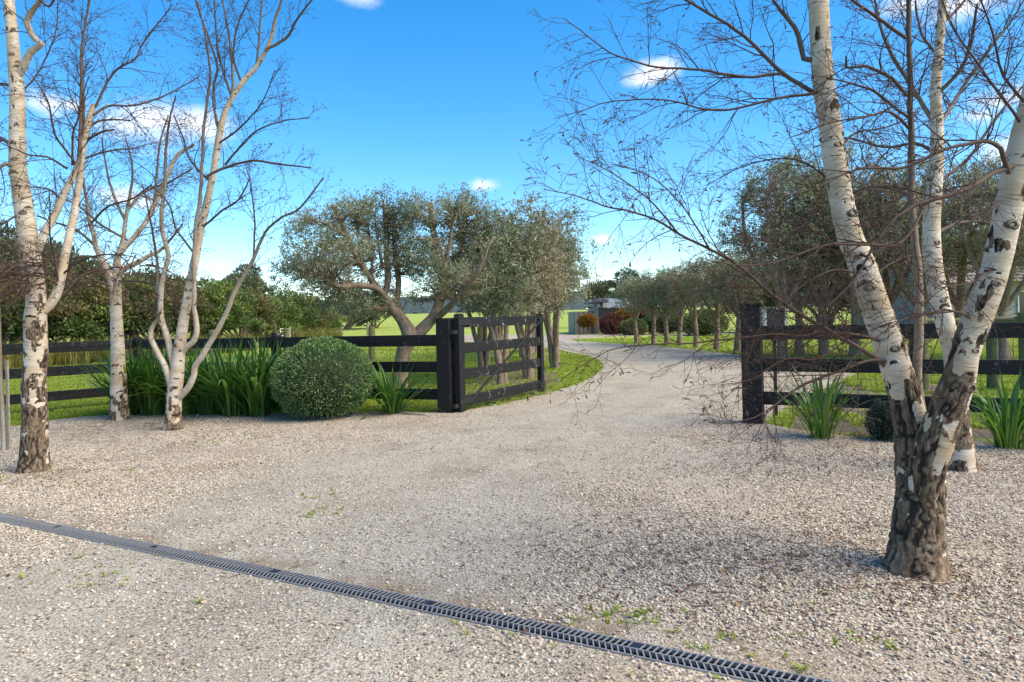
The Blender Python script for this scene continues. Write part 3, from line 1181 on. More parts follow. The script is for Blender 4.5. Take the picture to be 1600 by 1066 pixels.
class Birch:
    def __init__(self, d0, seed):
        self.d0 = d0
        self.rng = np.random.default_rng(seed)
        self.seed = seed
        self.trunk = Acc()
        self.limbs = Acc()
        self.tw = Acc()
        self.ck = Acc()
        self.count = 0
        self.seen, self.pp, self.rr = [], [], []

    def px(self, poly, d_end=0.0, d_start=0.0):
        pts, rad = [], []
        n = len(poly)
        for i, (u, v, w) in enumerate(poly):
            t = i / (n - 1)
            d = self.d0 + d_start + (d_end - d_start) * t
            pts.append(P(u, v, d))
            rad.append(w / 2 / F * d)
        return np.array(pts), np.array(rad)

    def stem(self, poly, d_end=0.0, d_start=0.0, k=28, step=0.02, base_dark=-0.3, z_full=0.3, z_patch=1.5, amp=0.012, flare=True, fr=1.0, ws=1.0):
        pts, rad = self.px(poly, d_end, d_start)
        rad = rad * ws
        if flare:
            pts[0][2] = -0.06
        pts, rad = resample(pts, rad, step)
        if flare:
            rad = rad * (1 + 0.30 * np.exp(-np.maximum(pts[:, 2], 0) / 0.08))
        tube(self.trunk, pts, rad, k, soff=self.rng.random() * 9, extra=birch_extra(self.seed + self.count * 3, base_dark, z_full, z_patch, amp, fr=fr), cap=True)
        self.count += 1
        self.note(pts)
        self.pp.append(pts)
        self.rr.append(rad)
        return pts, rad

    def knots(self, pts, rad, n, zmin, zmax):
        """swollen dark branch scars on a stem"""
        for _ in range(n // 8):
            i = self.rng.integers(len(pts))
            if not zmin < pts[i][2] < zmax:
                continue
            t = unit(pts[min(i + 1, len(pts) - 1)] - pts[max(i - 1, 0)])
            dr_ = rand_dirs(1, self.rng)[0]
            dr_[1] = -abs(dr_[1])
            dr_ = unit(dr_ - t * dr_.dot(t))
            r = rad[i]
            c = pts[i] + dr_ * r * 0.8
            q = np.array([c - dr_ * r * .2, c + dr_ * r * 0.22, c + dr_ * r * .36 + t * .1 * r, c + dr_ * r * .33])
            tube(self.trunk, q, np.array((.55, .46, .3, .10)) * r, 10, dark=0.9)

    def note(self, pts):
        q = pts - np.array((0, 0, CH))
        x = (q[:, 0] * CA - q[:, 2] * SA) / q[:, 1]
        y = (q[:, 0] * SA + q[:, 2] * CA) / q[:, 1]
        self.seen.append(np.stack([800 + x * F, V0 - y * F, q[:, 1]], -1))

    def eye(self, u, v, size):
        """a healed branch knot: pale swollen rim round a dark hollow, at a place on the stem"""
        S_ = np.concatenate(self.seen)
        j = int(np.argmin(np.hypot(S_[:, 0] - u, S_[:, 1] - v)))
        P_ = np.concatenate(self.pp)
        Rr = np.concatenate(self.rr)
        c, r = P_[j], Rr[j]
        t = unit(P_[min(j + 1, len(P_) - 1)] - P_[max(j - 1, 0)])
        o_ = P(u, v, c[1]) - c
        off = np.clip(np.linalg.norm(o_) / r, 0, .8)
        side_ = unit(np.cross(t, (0, 1, 0)))
        sg = 1 if o_.dot(side_) > 0 else -1
        f_ = np.array((0, -1.0, 0))
        f_ = unit(f_ - t * f_.dot(t))
        n_ = unit(f_ * math.sqrt(1 - off ** 2) + side_ * sg * off)
        c = c + n_ * (r - .004)
        prof = [(-.012, 1.25, .9), (.004, 1.15, .75), (.012, .9, .49), (.015, .66, .47), (.011, .5, 1), (.002, .3, 1), (-.004, .05, 1)]
        q = np.array([c + n_ * z * size / .03 for z, _, _ in prof])
        k = 14
        a_ = np.arange(k) * 2 * math.pi / k
        e1, e2 = unit(np.cross(n_, t)), t
        V, dk_, pl_ = [], [], []
        for (z, w, d_), q_ in zip(prof, q):
            for an in a_:
                V.append(q_ + size * w * (e1 * math.cos(an) * 1.15 + e2 * math.sin(an) * .85 * (1 + .12 * math.sin(3 * an + size * 99))))
                dk_.append(d_)
                pl_.append(.1 if z < .0135 and w < .5 else .6)
        V = np.array(V)
        self.trunk.add(V, tube_faces(len(prof), k), bark_co=(V - c) + 3.1, rad=np.full(len(V), .06), dark=np.array(dk_), plate=np.array(pl_))

    def limb(self, poly, d_end=0.0, d_start=0.0, k=8, n1=None, **kw):
        # a limb starts inside the stem it grows from
        S_ = np.concatenate(self.seen)
        dist = np.hypot(S_[:, 0] - poly[0][0], S_[:, 1] - poly[0][1])
        j = int(np.argmin(dist))
        if dist[j] < 40:
            d_start = S_[j, 2] - self.d0
            d_end += d_start
        pts, rad = self.px(poly, d_end, d_start)
        pts, rad = resample(pts, rad, 0.05)
        pts = pts + np.cumsum(self.rng.normal(0, 0.0022, pts.shape), 0)
        tube(self.limbs, pts, rad, k, soff=self.rng.random() * 9, dark=0.0, cap=True)
        self.note(pts)
        self.sprout(pts, rad, **kw)
        return pts, rad

    def sprout(self, pts, rad, spacing=0.085, length=0.55, level=1, maxlev=3, t0=0.12, up=0.25, droop=0.0, rmin=0.0011, ang=(28, 62), plane=0.75):
        rng = self.rng
        seg = np.linalg.norm(np.diff(pts, axis=0), axis=1)
        S = np.concatenate([[0], np.cumsum(seg)])
        tot = S[-1]
        if tot < 0.03:
            return
        s = tot * t0 + spacing * rng.random()
        side = 1
        while s < tot:
            i = min(np.searchsorted(S, s), len(pts) - 1)
            i0 = max(i - 1, 0)
            t = unit(pts[i] - pts[i0])
            rp = rad[i]
            # side shoots alternate, mostly spread across the view with some depth
            perp = np.cross(t, rand_dirs(1, rng)[0])
            perp = unit(perp)
            an = R(rng.uniform(*ang))
            d = unit(t * math.cos(an) + perp * math.sin(an) + np.array((0, 0, up * rng.random())))
            L = length * (1 - 0.55 * s / tot) * rng.uniform(0.35, 1.25)
            r0 = min(rp * 0.62, 0.0016 + L * 0.0075)
            n = max(4, int(L / 0.07) + 2)
            stp = L / (n - 1)
            q = [pts[i]]
            dd = d.copy()
            for _ in range(n - 1):
                dd = unit(dd + rng.normal(0, 0.13, 3) + np.array((0, 0, -droop * 0.16)))
                q.append(q[-1] + dd * stp)
            q = np.array(q)
            rr = np.linspace(r0, rmin, n)
            tube(self.limbs if r0 > 0.008 else self.tw, q, rr, 5 if r0 > 0.006 else 3, soff=rng.random() * 9)
            if level < maxlev:
                self.sprout(q, rr, spacing * (0.85 if level == 1 else 0.7), length * (0.42 if level == 1 else 0.36), level + 1, maxlev, 0.15, up, droop, rmin, ang)
            elif rng.random() < self.catkins:
                for _ in range(rng.integers(1, 3)):
                    c = q[-1]
                    dn = unit(dd * .5 + np.array((rng.normal(0, .5), rng.normal(0, .5), self.ckz)))
                    l = rng.uniform(0.014, 0.03)
                    tube(self.ck, np.array([c, c + dn * l * .3, c + dn * l * .8, c + dn * l]), np.array((.0012, .0026, .0026, .0008)) * self.cks, 4)
            s += spacing * rng.uniform(0.55, 1.5)
            side = -side

    catkins, ckz, cks = 0.3, -0.3, 1.0

    def finish(self, label, group='birch trees'):
        root = tag(empty('birch_tree', (0, 0, 0)), label, 'tree', group)
        link('trunk', self.trunk.mesh('trunk', M['birch']), root)
        if self.limbs.n:
            link('branches', self.limbs.mesh('branches', M['birch']), root)
        if self.tw.n:
            o = link('twigs', self.tw.mesh('twigs', M['birch']), root)
            o['kind'] = 'stuff'
        if self.ck.n:
            o = link('catkins', self.ck.mesh('catkins', M['catkin']), root)
            o['kind'] = 'stuff'
        return root


# --- thick birch at the edge of the picture
b = Birch(6.67, 11)
b.catkins, b.cks = 0.35, 1.3
tp, tr = b.stem([(53, 742, 44), (54, 715, 43), (54, 690, 42), (55, 650, 40), (53, 600, 38), (56, 550, 36), (55, 500, 35), (57, 470, 33), (50, 420, 33), (42, 360, 32), (35, 310, 30), (28, 260, 27), (27, 200, 25), (27, 150, 23), (22, 90, 20), (18, 40, 18), (14, 0, 17), (8, -120, 13), (0, -260, 9), (-6, -420, 4)],
                k=64, step=0.012, base_dark=-0.20, z_full=0.0, z_patch=2.5, amp=0.009, fr=1.5, ws=.88)
for e_ in ((44, 333, .026), (30, 250, .022), (28, 145, .020), (60, 600, .024), (24, 88, .02), (50, 420, .02)):
    b.eye(*e_)
l1 = b.limb([(64, 490, 12), (76, 478, 14), (88, 456, 14), (97, 418, 13), (106, 375, 12), (117, 330, 11), (126, 270, 10), (132, 225, 10), (142, 180, 9), (147, 165, 7)], 0.25, k=14, length=.7, spacing=.12)
b.limb([(57, 398, 13), (70, 365, 12), (86, 338, 11), (102, 300, 10), (113, 278, 9), (121, 250, 6), (124, 190, 4), (127, 120, 4), (128, 70, 3), (139, 0, 3), (150, -80, 2)], 0.3, k=12, length=.7, spacing=.11)
b.limb([(28, 118, 12), (37, 105, 11), (49, 79, 10), (66, 69, 9), (55, 60, 9), (47, 50, 9), (41, 34, 9), (49, 15, 8), (62, 0, 7), (85, -40, 5), (110, -120, 3)], -.2, k=12, length=.6)
b.limb([(62, 0, 4), (75, 9, 3.4), (85, -2, 2)], -.3)
for poly, de in [
        ([(131, 225, 5), (129, 161, 4), (128, 75, 3.4), (139, 0, 2.5), (146, -60, 1.5)], .5),
        ([(146, 180, 4), (169, 165, 3.6), (214, 161, 3), (263, 143, 2.4), (308, 116, 1.4)], .6),
        ([(139, 218, 4), (160, 206, 3.6), (180, 203, 2.6)], -.2),
        ([(137, 200, 4), (160, 188, 3.2), (205, 187, 2)], .3),
        ([(148, 168, 4), (176, 116, 3.4), (210, 94, 2.8), (225, 68, 2.4), (270, 8, 1.4)], .2),
        ([(120, 259, 4), (100, 232, 3.6), (86, 210, 3.2), (75, 158, 2.6), (49, 116, 1.6)], -.4),
        ([(113, 259, 3.6), (116, 210, 3), (124, 180, 2), (140, 120, 1.4)], -.3),
        ([(94, 311, 3.6), (80, 297, 3), (64, 293, 2.6), (43, 291, 1.8)], -.5),
        ([(105, 263, 3.6), (75, 244, 3), (43, 240, 2.4), (0, 220, 1.6)], -.6),
        ([(128, 250, 3.6), (170, 236, 3), (215, 232, 2)], .2),
        ([(92, 448, 4), (70, 436, 3), (41, 430, 2.4), (0, 426, 1.6)], -.8),
        ([(92, 450, 4), (86, 400, 3), (80, 370, 2.4), (78, 300, 1.6)], -.4),
        ([(95, 430, 4), (130, 405, 3), (165, 398, 2.2), (210, 400, 1.4)], -.4),
        ([(40, 330, 4), (20, 340, 3), (0, 352, 2), (-40, 372, 1.4)], -.3),
        ([(25, 235, 7), (10, 222, 6), (0, 216, 5), (-40, 190, 3)], .2),
        ([(25, 138, 6), (10, 133, 5), (-20, 128, 3.4), (-60, 90, 2)], .2),
        ([(22, 262, 7), (8, 256, 6), (-20, 270, 4), (-70, 265, 2)], -.4),
        ([(26, 150, 3), (55, 120, 2.4), (85, 60, 2), (92, 0, 1.4)], .4)]:
    b.limb(poly, de, length=.55, spacing=.06, droop=.5, rmin=.0013)
# drooping reddish shoots low on the crown
for k in range(16):
    u0, v0 = b.rng.uniform(30, 110), b.rng.uniform(395, 450)
    u1, v1 = u0 - b.rng.uniform(30, 110), v0 + b.rng.uniform(5, 60)
    b.limb([(u0, v0, 2.4), ((u0 + u1) / 2, (v0 + v1) / 2 - 12, 2), (u1, v1, 1.2)], b.rng.uniform(-.9, -.1), length=.3, spacing=.07, droop=1.0)
b.finish('thickest old birch of the three beside the paddock fence, dark cracked lower trunk')

# --- straight white birch
b = Birch(10.2, 22)
b.catkins, b.cks = 0.3, 1.7
tp, tr = b.stem([(187, 660, 33), (186, 640, 31), (185, 600, 27), (184, 550, 23), (182, 500, 21), (181, 470, 20), (181, 445, 19), (183, 425, 15), (182, 410, 11), (186, 395, 9), (192, 378, 8), (196, 345, 7), (204, 300, 5)],
                k=30, step=0.022, base_dark=-0.55, z_full=0.1, z_patch=0.95, amp=0.008, fr=1.2, ws=.84)
kw = dict(length=.8, spacing=.09, rmin=.0019)
b.limb([(181, 460, 12), (172, 436, 11), (162, 411, 9), (152, 391, 8), (146, 370, 7), (139, 345, 6), (132, 300, 4), (126, 260, 2.5)], -.3, k=12, **kw)
b.limb([(183, 440, 10), (190, 422, 9), (214, 409, 8), (238, 395, 6), (252, 388, 4), (285, 350, 2.5)], .3, k=10, **kw)
b.limb([(184, 420, 10), (188, 398, 9), (205, 378, 8), (225, 355, 8), (240, 330, 7), (258, 290, 7), (278, 248, 6), (292, 236, 5), (308, 227, 4)], .2, k=10, **kw)
for poly, de in [
        ([(196, 345, 5), (180, 310, 4), (168, 270, 3), (160, 220, 2)], .3),
        ([(198, 330, 5), (225, 300, 4), (262, 285, 3), (300, 262, 2)], .6),
        ([(150, 385, 5), (120, 360, 4), (95, 352, 3), (60, 340, 2)], .4),
        ([(160, 405, 5), (130, 402, 4), (100, 410, 3), (60, 425, 2)], .2),
        ([(240, 330, 5), (245, 280, 4), (250, 225, 3), (262, 180, 2)], .5),
        ([(186, 440, 4), (215, 440, 3.4), (250, 448, 2.6), (290, 470, 1.6)], -.4),
        ([(178, 450, 4), (150, 440, 3.4), (120, 445, 2.4), (95, 465, 1.6)], -.4),
        ([(204, 300, 4), (206, 262, 3), (196, 215, 2)], 0),
        ([(140, 350, 4), (170, 322, 3.4), (205, 312, 2.6), (235, 290, 2)], -.5),
        ([(205, 378, 4), (160, 352, 3.4), (125, 322, 2.6), (90, 305, 2)], -.6)]:
    b.limb(poly, de, droop=.4, **kw)
for k in range(12):
    u0, v0 = b.rng.uniform(150, 240), b.rng.uniform(390, 430)
    u1, v1 = u0 + b.rng.uniform(-80, 90), v0 + b.rng.uniform(10, 80)
    b.limb([(u0, v0, 2.2), ((u0 + u1) / 2, (v0 + v1) / 2 - 14, 1.8), (u1, v1, 1.2)], b.rng.uniform(-.8, .5), length=.4, spacing=.1, droop=.9, rmin=.0016)
b.finish('straight white birch trunk with one dark foot, standing at the end of the strappy plants')

# --- many-stemmed birch
b = Birch(9.1, 33)
b.catkins, b.cks = 0.4, 1.6
tp, tr = b.stem([(271, 677, 29), (271, 650, 26), (272, 620, 25), (276, 590, 23), (280, 550, 20), (287, 500, 17), (296, 450, 15), (306, 400, 14), (315, 350, 13), (325, 310, 12), (335, 260, 11), (342, 215, 11), (350, 180, 10), (362, 155, 9), (378, 130, 9), (400, 105, 8), (415, 80, 7), (425, 55, 6), (430, 30, 5), (440, 0, 4), (455, -70, 2.5)],
                k=30, step=0.02, base_dark=-0.48, z_full=0.08, z_patch=0.9, amp=0.008, fr=1.7, ws=.90)
kw = dict(length=.62, spacing=.085, rmin=.0018)
b.limb([(270, 606, 10), (266, 600, 10), (258, 571, 9), (245, 547, 8), (237, 529, 8), (239, 513, 7), (246, 501, 5), (252, 488, 3)], -.15, k=12, **kw)
b.limb([(272, 575, 10), (270, 566, 10), (262, 529, 9), (254, 505, 9), (251, 481, 8), (252, 452, 8), (256, 426, 7), (262, 400, 7), (252, 360, 6), (252, 330, 6), (256, 294, 5), (257, 240, 4), (262, 191, 3), (272, 150, 2)], .3, k=12, **kw)
b.limb([(251, 470, 5), (246, 445, 5), (245, 421, 4.5), (242, 390, 4), (232, 340, 3), (222, 290, 2)], .1, k=8, **kw)
b.limb([(282, 555, 10), (290, 544, 9), (305, 530, 9), (309, 510, 8), (305, 479, 7), (305, 450, 7), (305, 400, 6), (309, 350, 6), (316, 300, 5), (318, 247, 5), (320, 200, 4.5), (327, 142, 4), (330, 110, 3.4), (322, 60, 3), (308, 0, 2)], -.25, k=10, **kw)
b.limb([(277, 625, 10), (284, 618, 10), (297, 602, 10), (304, 584, 9), (306, 572, 9), (318, 555, 9), (331, 531, 8), (344, 508, 8), (355, 487, 7), (368, 455, 7), (384, 426, 6), (396, 405, 6), (416, 360, 4), (440, 338, 3.4), (469, 323, 3), (506, 276, 2)], -.5, k=12, length=.7, spacing=.1, rmin=.0016, t0=.5)
for poly, de in [
        ([(323, 276, 5), (349, 263, 4.5), (394, 251, 3.6), (435, 257, 3), (488, 263, 2)], -.4),
        ([(352, 258, 4), (380, 226, 3), (405, 203, 2.6), (440, 190, 2), (484, 184, 1.4)], -.5),
        ([(345, 212, 5), (337, 180, 4.6), (335, 140, 4), (340, 105, 3.4), (326, 60, 3), (304, 0, 2)], .3),
        ([(352, 175, 6), (364, 148, 5), (362, 80, 4), (352, 20, 3), (345, -30, 2)], .4),
        ([(415, 78, 5), (450, 58, 4.4), (466, 30, 3.4), (492, -4, 2.4)], -.3),
        ([(400, 105, 4), (404, 60, 3.6), (408, 0, 2.6), (405, -60, 2)], .3),
        ([(378, 130, 4), (366, 90, 3.4), (372, 40, 2.6), (395, -10, 2)], -.3),
        ([(362, 155, 4), (345, 100, 3.4), (338, 60, 2.6), (335, 0, 2)], -.2),
        ([(312, 360, 4), (345, 330, 3.4), (375, 310, 2.6), (392, 280, 2)], -.3),
        ([(330, 285, 4), (300, 255, 3.4), (285, 215, 2.6), (270, 180, 2)], .3),
        ([(306, 400, 3.4), (275, 360, 3), (262, 320, 2.4), (235, 290, 1.8)], -.3),
        ([(396, 405, 3.4), (397, 350, 2.8), (393, 300, 2), (385, 260, 1.4)], -.4),
        ([(340, 225, 3.4), (375, 200, 2.8), (410, 160, 2), (430, 110, 1.4)], -.5)]:
    b.limb(poly, de, **kw)
b.finish('slender birch with five pale stems spreading from one foot')

# --- forked birch close to the camera
b = Birch(3.59, 44)
b.catkins, b.cks = 0.22, 0.9
dk = dict(base_dark=-0.18, z_full=0.26, z_patch=1.75, amp=0.011, fr=1.2, ws=.95)
tp, tr = b.stem([(1432, 903, 84), (1432, 885, 82), (1433, 850, 79), (1436, 800, 75), (1438, 760, 73), (1436, 730, 73), (1431, 700, 64), (1424, 665, 52), (1414, 620, 48), (1400, 575, 47), (1386, 530, 46), (1369, 485, 44), (1355, 440, 42), (1341, 400, 41), (1328, 370, 40), (1316, 320, 37), (1309, 278, 35), (1301, 231, 34), (1296, 185, 34), (1288, 139, 33), (1282, 69, 32), (1279, 0, 31), (1272, -150, 27), (1262, -350, 20), (1252, -600, 10)],
                0.35, k=110, step=0.009, **dk)
tp2, tr2 = b.stem([(1440, 780, 40), (1448, 735, 56), (1458, 700, 58), (1472, 660, 54), (1488, 620, 52), (1499, 589, 48), (1507, 553, 43), (1523, 507, 45), (1541, 462, 44), (1556, 416, 42), (1571, 349, 42), (1585, 281, 42), (1600, 215, 40), (1615, 150, 36), (1630, 60, 32), (1645, -60, 28), (1665, -250, 20), (1680, -500, 9)],
                  -0.35, k=90, step=0.010, flare=False, base_dark=-0.17, z_full=0.24, z_patch=1.95, amp=0.010, fr=1.2, ws=.93)
for e_ in ((1325, 337, .026), (1388, 545, .022), (1350, 452, .024), (1302, 232, .018), (1503, 600, .030), (1568, 352, .026), (1512, 545, .016), (1544, 440, .018), (1290, 128, .016)):
    b.eye(*e_)
kw = dict(length=.46, spacing=.052, rmin=.0011, droop=.25)
b.limb([(1446, 668, 13), (1440, 640, 12), (1433, 600, 12.5), (1432, 560, 13), (1433, 500, 13), (1431, 440, 13), (1428, 400, 12), (1424, 350, 11), (1419, 300, 10), (1418, 200, 9), (1417, 100, 8), (1416, 0, 7), (1412, -150, 5), (1408, -300, 2)], 0.25, .12, k=14, t0=.4, **kw)
BR = [
    ([(1297, 165, 9), (1275, 145, 9), (1253, 132, 8.5), (1221, 109, 8), (1184, 76, 7), (1137, 39, 6), (1068, 0, 5), (1000, -35, 3), (930, -60, 1.6)], .2),
    ([(1225, 112, 6), (1190, 118, 6), (1156, 120, 5.5), (1091, 109, 5), (1013, 104, 4), (952, 86, 3), (905, 50, 2.2), (878, 32, 1.6)], -.3),
    ([(1290, 140, 7), (1262, 148, 6), (1211, 155, 5), (1119, 173, 4), (1040, 158, 3.2), (952, 162, 2.4), (905, 178, 1.8), (860, 190, 1.2)], -.2),
    ([(1275, 95, 12), (1256, 92, 11), (1252, 70, 10), (1244, 44, 9), (1228, 22, 7), (1211, 0, 6), (1180, -60, 4)], .1),
    ([(1384, 575, 11), (1369, 559, 10), (1324, 534, 9), (1288, 512, 8), (1242, 486, 7.5), (1206, 460, 7), (1156, 416, 6), (1082, 375, 5), (1013, 340, 4), (952, 324, 3), (905, 308, 2.2), (860, 300, 1.4)], -.5),
    ([(1060, 366, 4), (1030, 330, 3.4), (999, 301, 3), (945, 265, 2.2), (897, 243, 1.4)], -.55),
    ([(1110, 392, 4), (1080, 340, 3), (1046, 300, 2.6), (1010, 275, 2.2), (960, 260, 1.4)], -.4),
    ([(1592, 255, 12), (1575, 262, 11), (1550, 272, 10.5), (1529, 285, 10), (1495, 302, 9), (1448, 317, 8), (1411, 332, 7), (1380, 359, 6), (1360, 389, 5), (1330, 440, 4), (1290, 480, 3)], -.5),
    ([(1448, 318, 7), (1434, 345, 6), (1407, 381, 6), (1360, 384, 5.5), (1285, 388, 5), (1230, 407, 4), (1180, 420, 3), (1110, 410, 2)], -.5),
    ([(1577, 270, 9), (1570, 250, 9), (1565, 232, 9), (1542, 220, 8), (1509, 226, 7), (1475, 237, 6), (1421, 263, 5.5), (1360, 266, 5), (1320, 274, 4), (1276, 296, 3), (1220, 310, 2)], -.55),
    ([(1400, 570, 7), (1369, 562, 6), (1330, 575, 5.5), (1288, 591, 5), (1256, 604, 5), (1227, 627, 4), (1197, 647, 3), (1161, 660, 2), (1120, 662, 1.2)], -.6),
    ([(1390, 540, 7), (1355, 527, 5.5), (1290, 518, 5), (1256, 525, 4.6), (1204, 525, 4), (1158, 530, 3.6), (1080, 537, 3), (1008, 540, 2.6), (960, 546, 2.2), (933, 557, 1.8), (882, 588, 1.2)], -.7),
    ([(1520, 500, 6), (1490, 488, 5), (1450, 490, 4), (1400, 505, 3), (1340, 560, 2), (1300, 620, 1.2)], -.6),
    ([(1418, 150, 7), (1395, 122, 7), (1379, 113, 6.5), (1356, 101, 6), (1326, 105, 5), (1326, 88, 4)], -.1),
    ([(1416, 60, 7), (1383, 38, 7), (1350, 16, 6), (1326, 0, 5), (1290, -50, 3)], -.2),
    ([(1418, 182, 6), (1390, 161, 5.5), (1364, 139, 5), (1330, 128, 4), (1300, 120, 2.4), (1240, 108, 1.4)], -.3),
    ([(1419, 200, 6), (1390, 175, 5), (1350, 182, 4), (1300, 190, 3), (1230, 212, 1.6)], -.35),
    ([(1600, 200, 6), (1570, 150, 5), (1530, 100, 4), (1490, 40, 3), (1470, -20, 2)], -.5),
    ([(1610, 170, 6), (1570, 120, 5), (1555, 60, 4), (1530, -10, 2.4)], -.2),
    ([(1556, 416, 5), (1520, 440, 4), (1480, 445, 3), (1440, 470, 2)], -.5),
    ([(1330, 372, 5), (1290, 368, 4), (1240, 352, 3), (1190, 330, 2), (1150, 300, 1.4)], .3),
    ([(1312, 300, 5), (1270, 262, 4), (1220, 250, 3), (1160, 262, 2), (1100, 290, 1.4)], .3),
    ([(1302, 240, 5), (1340, 210, 4), (1380, 205, 3), (1440, 180, 2)], .2),
    ([(1350, 430, 5), (1310, 420, 4), (1260, 440, 3), (1200, 490, 2), (1160, 560, 1.3)], -.4),
    ([(1320, 534, 4), (1280, 560, 3), (1230, 560, 2.2), (1180, 590, 1.6), (1130, 600, 1.2)], -.7)]
for poly, de in BR:
    b.limb([(u_, v_, w_ * .8) for u_, v_, w_ in poly], de, k=8, **kw)
b.finish('forked birch near the drain, rough dark foot and two white limbs')

# --- birch behind it
b = Birch(5.79, 55)
b.catkins, b.cks = 0.2, 1.1
tp, tr = b.stem([(1502, 742, 46), (1501, 715, 41), (1499, 690, 36), (1496, 650, 32), (1490, 560, 28), (1478, 510, 27), (1468, 470, 27), (1460, 430, 27), (1456, 390, 26), (1456, 340, 24), (1460, 290, 22), (1464, 240, 20), (1464, 190, 17), (1462, 140, 16), (1466, 90, 14), (1470, 40, 13), (1473, 0, 12), (1478, -150, 8), (1480, -300, 3)],
                .1, k=34, step=0.018, base_dark=-0.35, z_full=0.35, z_patch=1.2, amp=0.010)
for e_ in ((1457, 380, .022), (1466, 470, .022), (1460, 300, .02), (1463, 190, .018)):
    b.eye(*e_)
kw = dict(length=.65, spacing=.066, rmin=.0014, droop=.2)
for poly, de in [
        ([(1464, 215, 8), (1480, 180, 7), (1500, 150, 6), (1545, 80, 5), (1590, 20, 3), (1630, -60, 2)], .5),
        ([(1464, 200, 8), (1440, 160, 7), (1415, 120, 6), (1385, 60, 5), (1370, 0, 3), (1350, -60, 2)], .4),
        ([(1462, 150, 7), (1500, 110, 6), (1520, 60, 5), (1530, 0, 3)], -.4),
        ([(1460, 290, 6), (1510, 250, 5), (1560, 180, 4), (1600, 130, 2)], .3),
        ([(1457, 340, 6), (1410, 300, 5), (1360, 290, 4), (1300, 310, 2)], .4),
        ([(1456, 370, 6), (1500, 350, 5), (1540, 350, 4), (1590, 380, 2)], .5),
        ([(1457, 400, 5), (1420, 400, 4), (1380, 420, 3), (1330, 470, 2)], -.4),
        ([(1468, 90, 5), (1440, 50, 4), (1430, 0, 3)], .5),
        ([(1464, 240, 6), (1430, 225, 5), (1380, 230, 4), (1320, 215, 3), (1270, 230, 2)], .7),
        ([(1470, 40, 5), (1500, 10, 4), (1540, -40, 3)], .2)]:
    b.limb(poly, de, **kw)
b.finish('white birch standing just behind the forked birch')

# ------------------------------------------------------------------ olive-like trees


def olive_mesh(seed, trunks, blobs, ncl, per, L, W, mat, spread=0.2, stubs=(), gap=-0.15, twr=0.006):
    """returns (trunk mesh, branches mesh, crown mesh) in local coordinates"""
    rng = np.random.default_rng(seed)
    tk, bs, lf = Acc(), Acc(), Acc()
    allp = []
    for tpts, trad in trunks:
        p, r = resample(np.array(tpts, float), np.array(trad, float), 0.08)
        p = p + np.cumsum(rng.normal(0, 0.004, p.shape), 0)
        r = r * (1 + 0.10 * fbm(p * 5, seed, 2))
        tube(tk, p, r, 12, soff=rng.random() * 5, cap=True)
        allp.append(p[len(p) // 3:])
    for tpts, trad in stubs:
        p, r = resample(np.array(tpts, float), np.array(trad, float), 0.1)
        tube(tk, p, r, 9, soff=rng.random() * 5, cap=True)
        allp.append(p[len(p) // 3:])
    AP = np.concatenate(allp)
    C = []
    vol = np.array([b_[3] * b_[4] * b_[5] for b_ in blobs])
    while len(C) < ncl:
        b_ = blobs[rng.choice(len(blobs), p=vol / vol.sum())]
        d = rand_dirs(1, rng)[0] * rng.random() ** (1 / 3.4)
        c = np.array(b_[:3]) + d * np.array(b_[3:6])
        if noise3(c[None] * 1.9, seed + 7)[0] < gap:
            continue
        C.append(c)
    C = np.array(C)
    for c in C:
        j = np.argmin(np.sum((AP - c) ** 2, 1) + 0.6 * np.maximum(AP[:, 2] - c[2] + .2, 0) ** 2 * 4)
        s = AP[j]
        m = (s + c) / 2 + rng.normal(0, 0.07, 3) + np.array((0, 0, 0.05))
        tube(bs, np.array([s, s * .6 + m * .4 + rng.normal(0, .02, 3), m, m * .4 + c * .6 + rng.normal(0, .02, 3), c]), np.linspace(twr * 1.7, twr * .35, 5), 4)
    # each cluster: a few shoots carrying leaves
    nsh = max(2, per // 9)
    cc = np.repeat(C, nsh, 0)
    sd = rand_dirs(len(cc), rng) + np.array((0, 0, 0.25))
    sl = rng.uniform(0.4, 1.0, len(cc))[:, None] * spread * 1.8
    for k in range(max(1, per // nsh)):
        t = rng.random((len(cc), 1))
        base = cc + sd * sl * t + rng.normal(0, 0.02, cc.shape)
        ax = sd * 0.7 + rand_dirs(len(cc), rng) * 0.9
        lvn = 0.5 + 0.32 * np.repeat(noise3(C * 1.3, seed + 3), nsh) + rng.normal(0, 0.24, len(cc))
        leaves(lf, base, ax, L * rng.uniform(.7, 1.25, len(cc)), W * rng.uniform(.8, 1.2, len(cc)), rng, np.clip(lvn, 0, 1))
    return tk.mesh('trunk', M['olive_bark']), bs.mesh('branches', M['olive_bark']), lf.mesh('crown', M[mat], False)


def put_tree(name, meshes, loc, rz, sc, label, group, cat='tree', parts=('trunk', 'branches', 'crown')):
    root = tag(empty(name, tuple(loc), rz), label, cat, group)
    root.scale = (sc[0], sc[0], sc[1]) if isinstance(sc, tuple) else (sc, sc, sc)
    for nm, me in zip(parts, meshes):
        o = link(nm, me, root)
        if nm in ('branches', 'crown'):
            o['kind'] = 'stuff'
    return root


# big spreading tree behind the fence (built where it stands)
TB = G(624, 612)
td = TB[1]


def LP(u, v, dd=0.0):
    return P(u, v, td + dd) - np.array((TB[0], TB[1], 0))


def pxr(w):
    return w / 2 / F * td


def wl_(lst):
    return [LP(u, v, dd) for u, v, w, dd in lst], [pxr(w) for u, v, w, dd in lst]


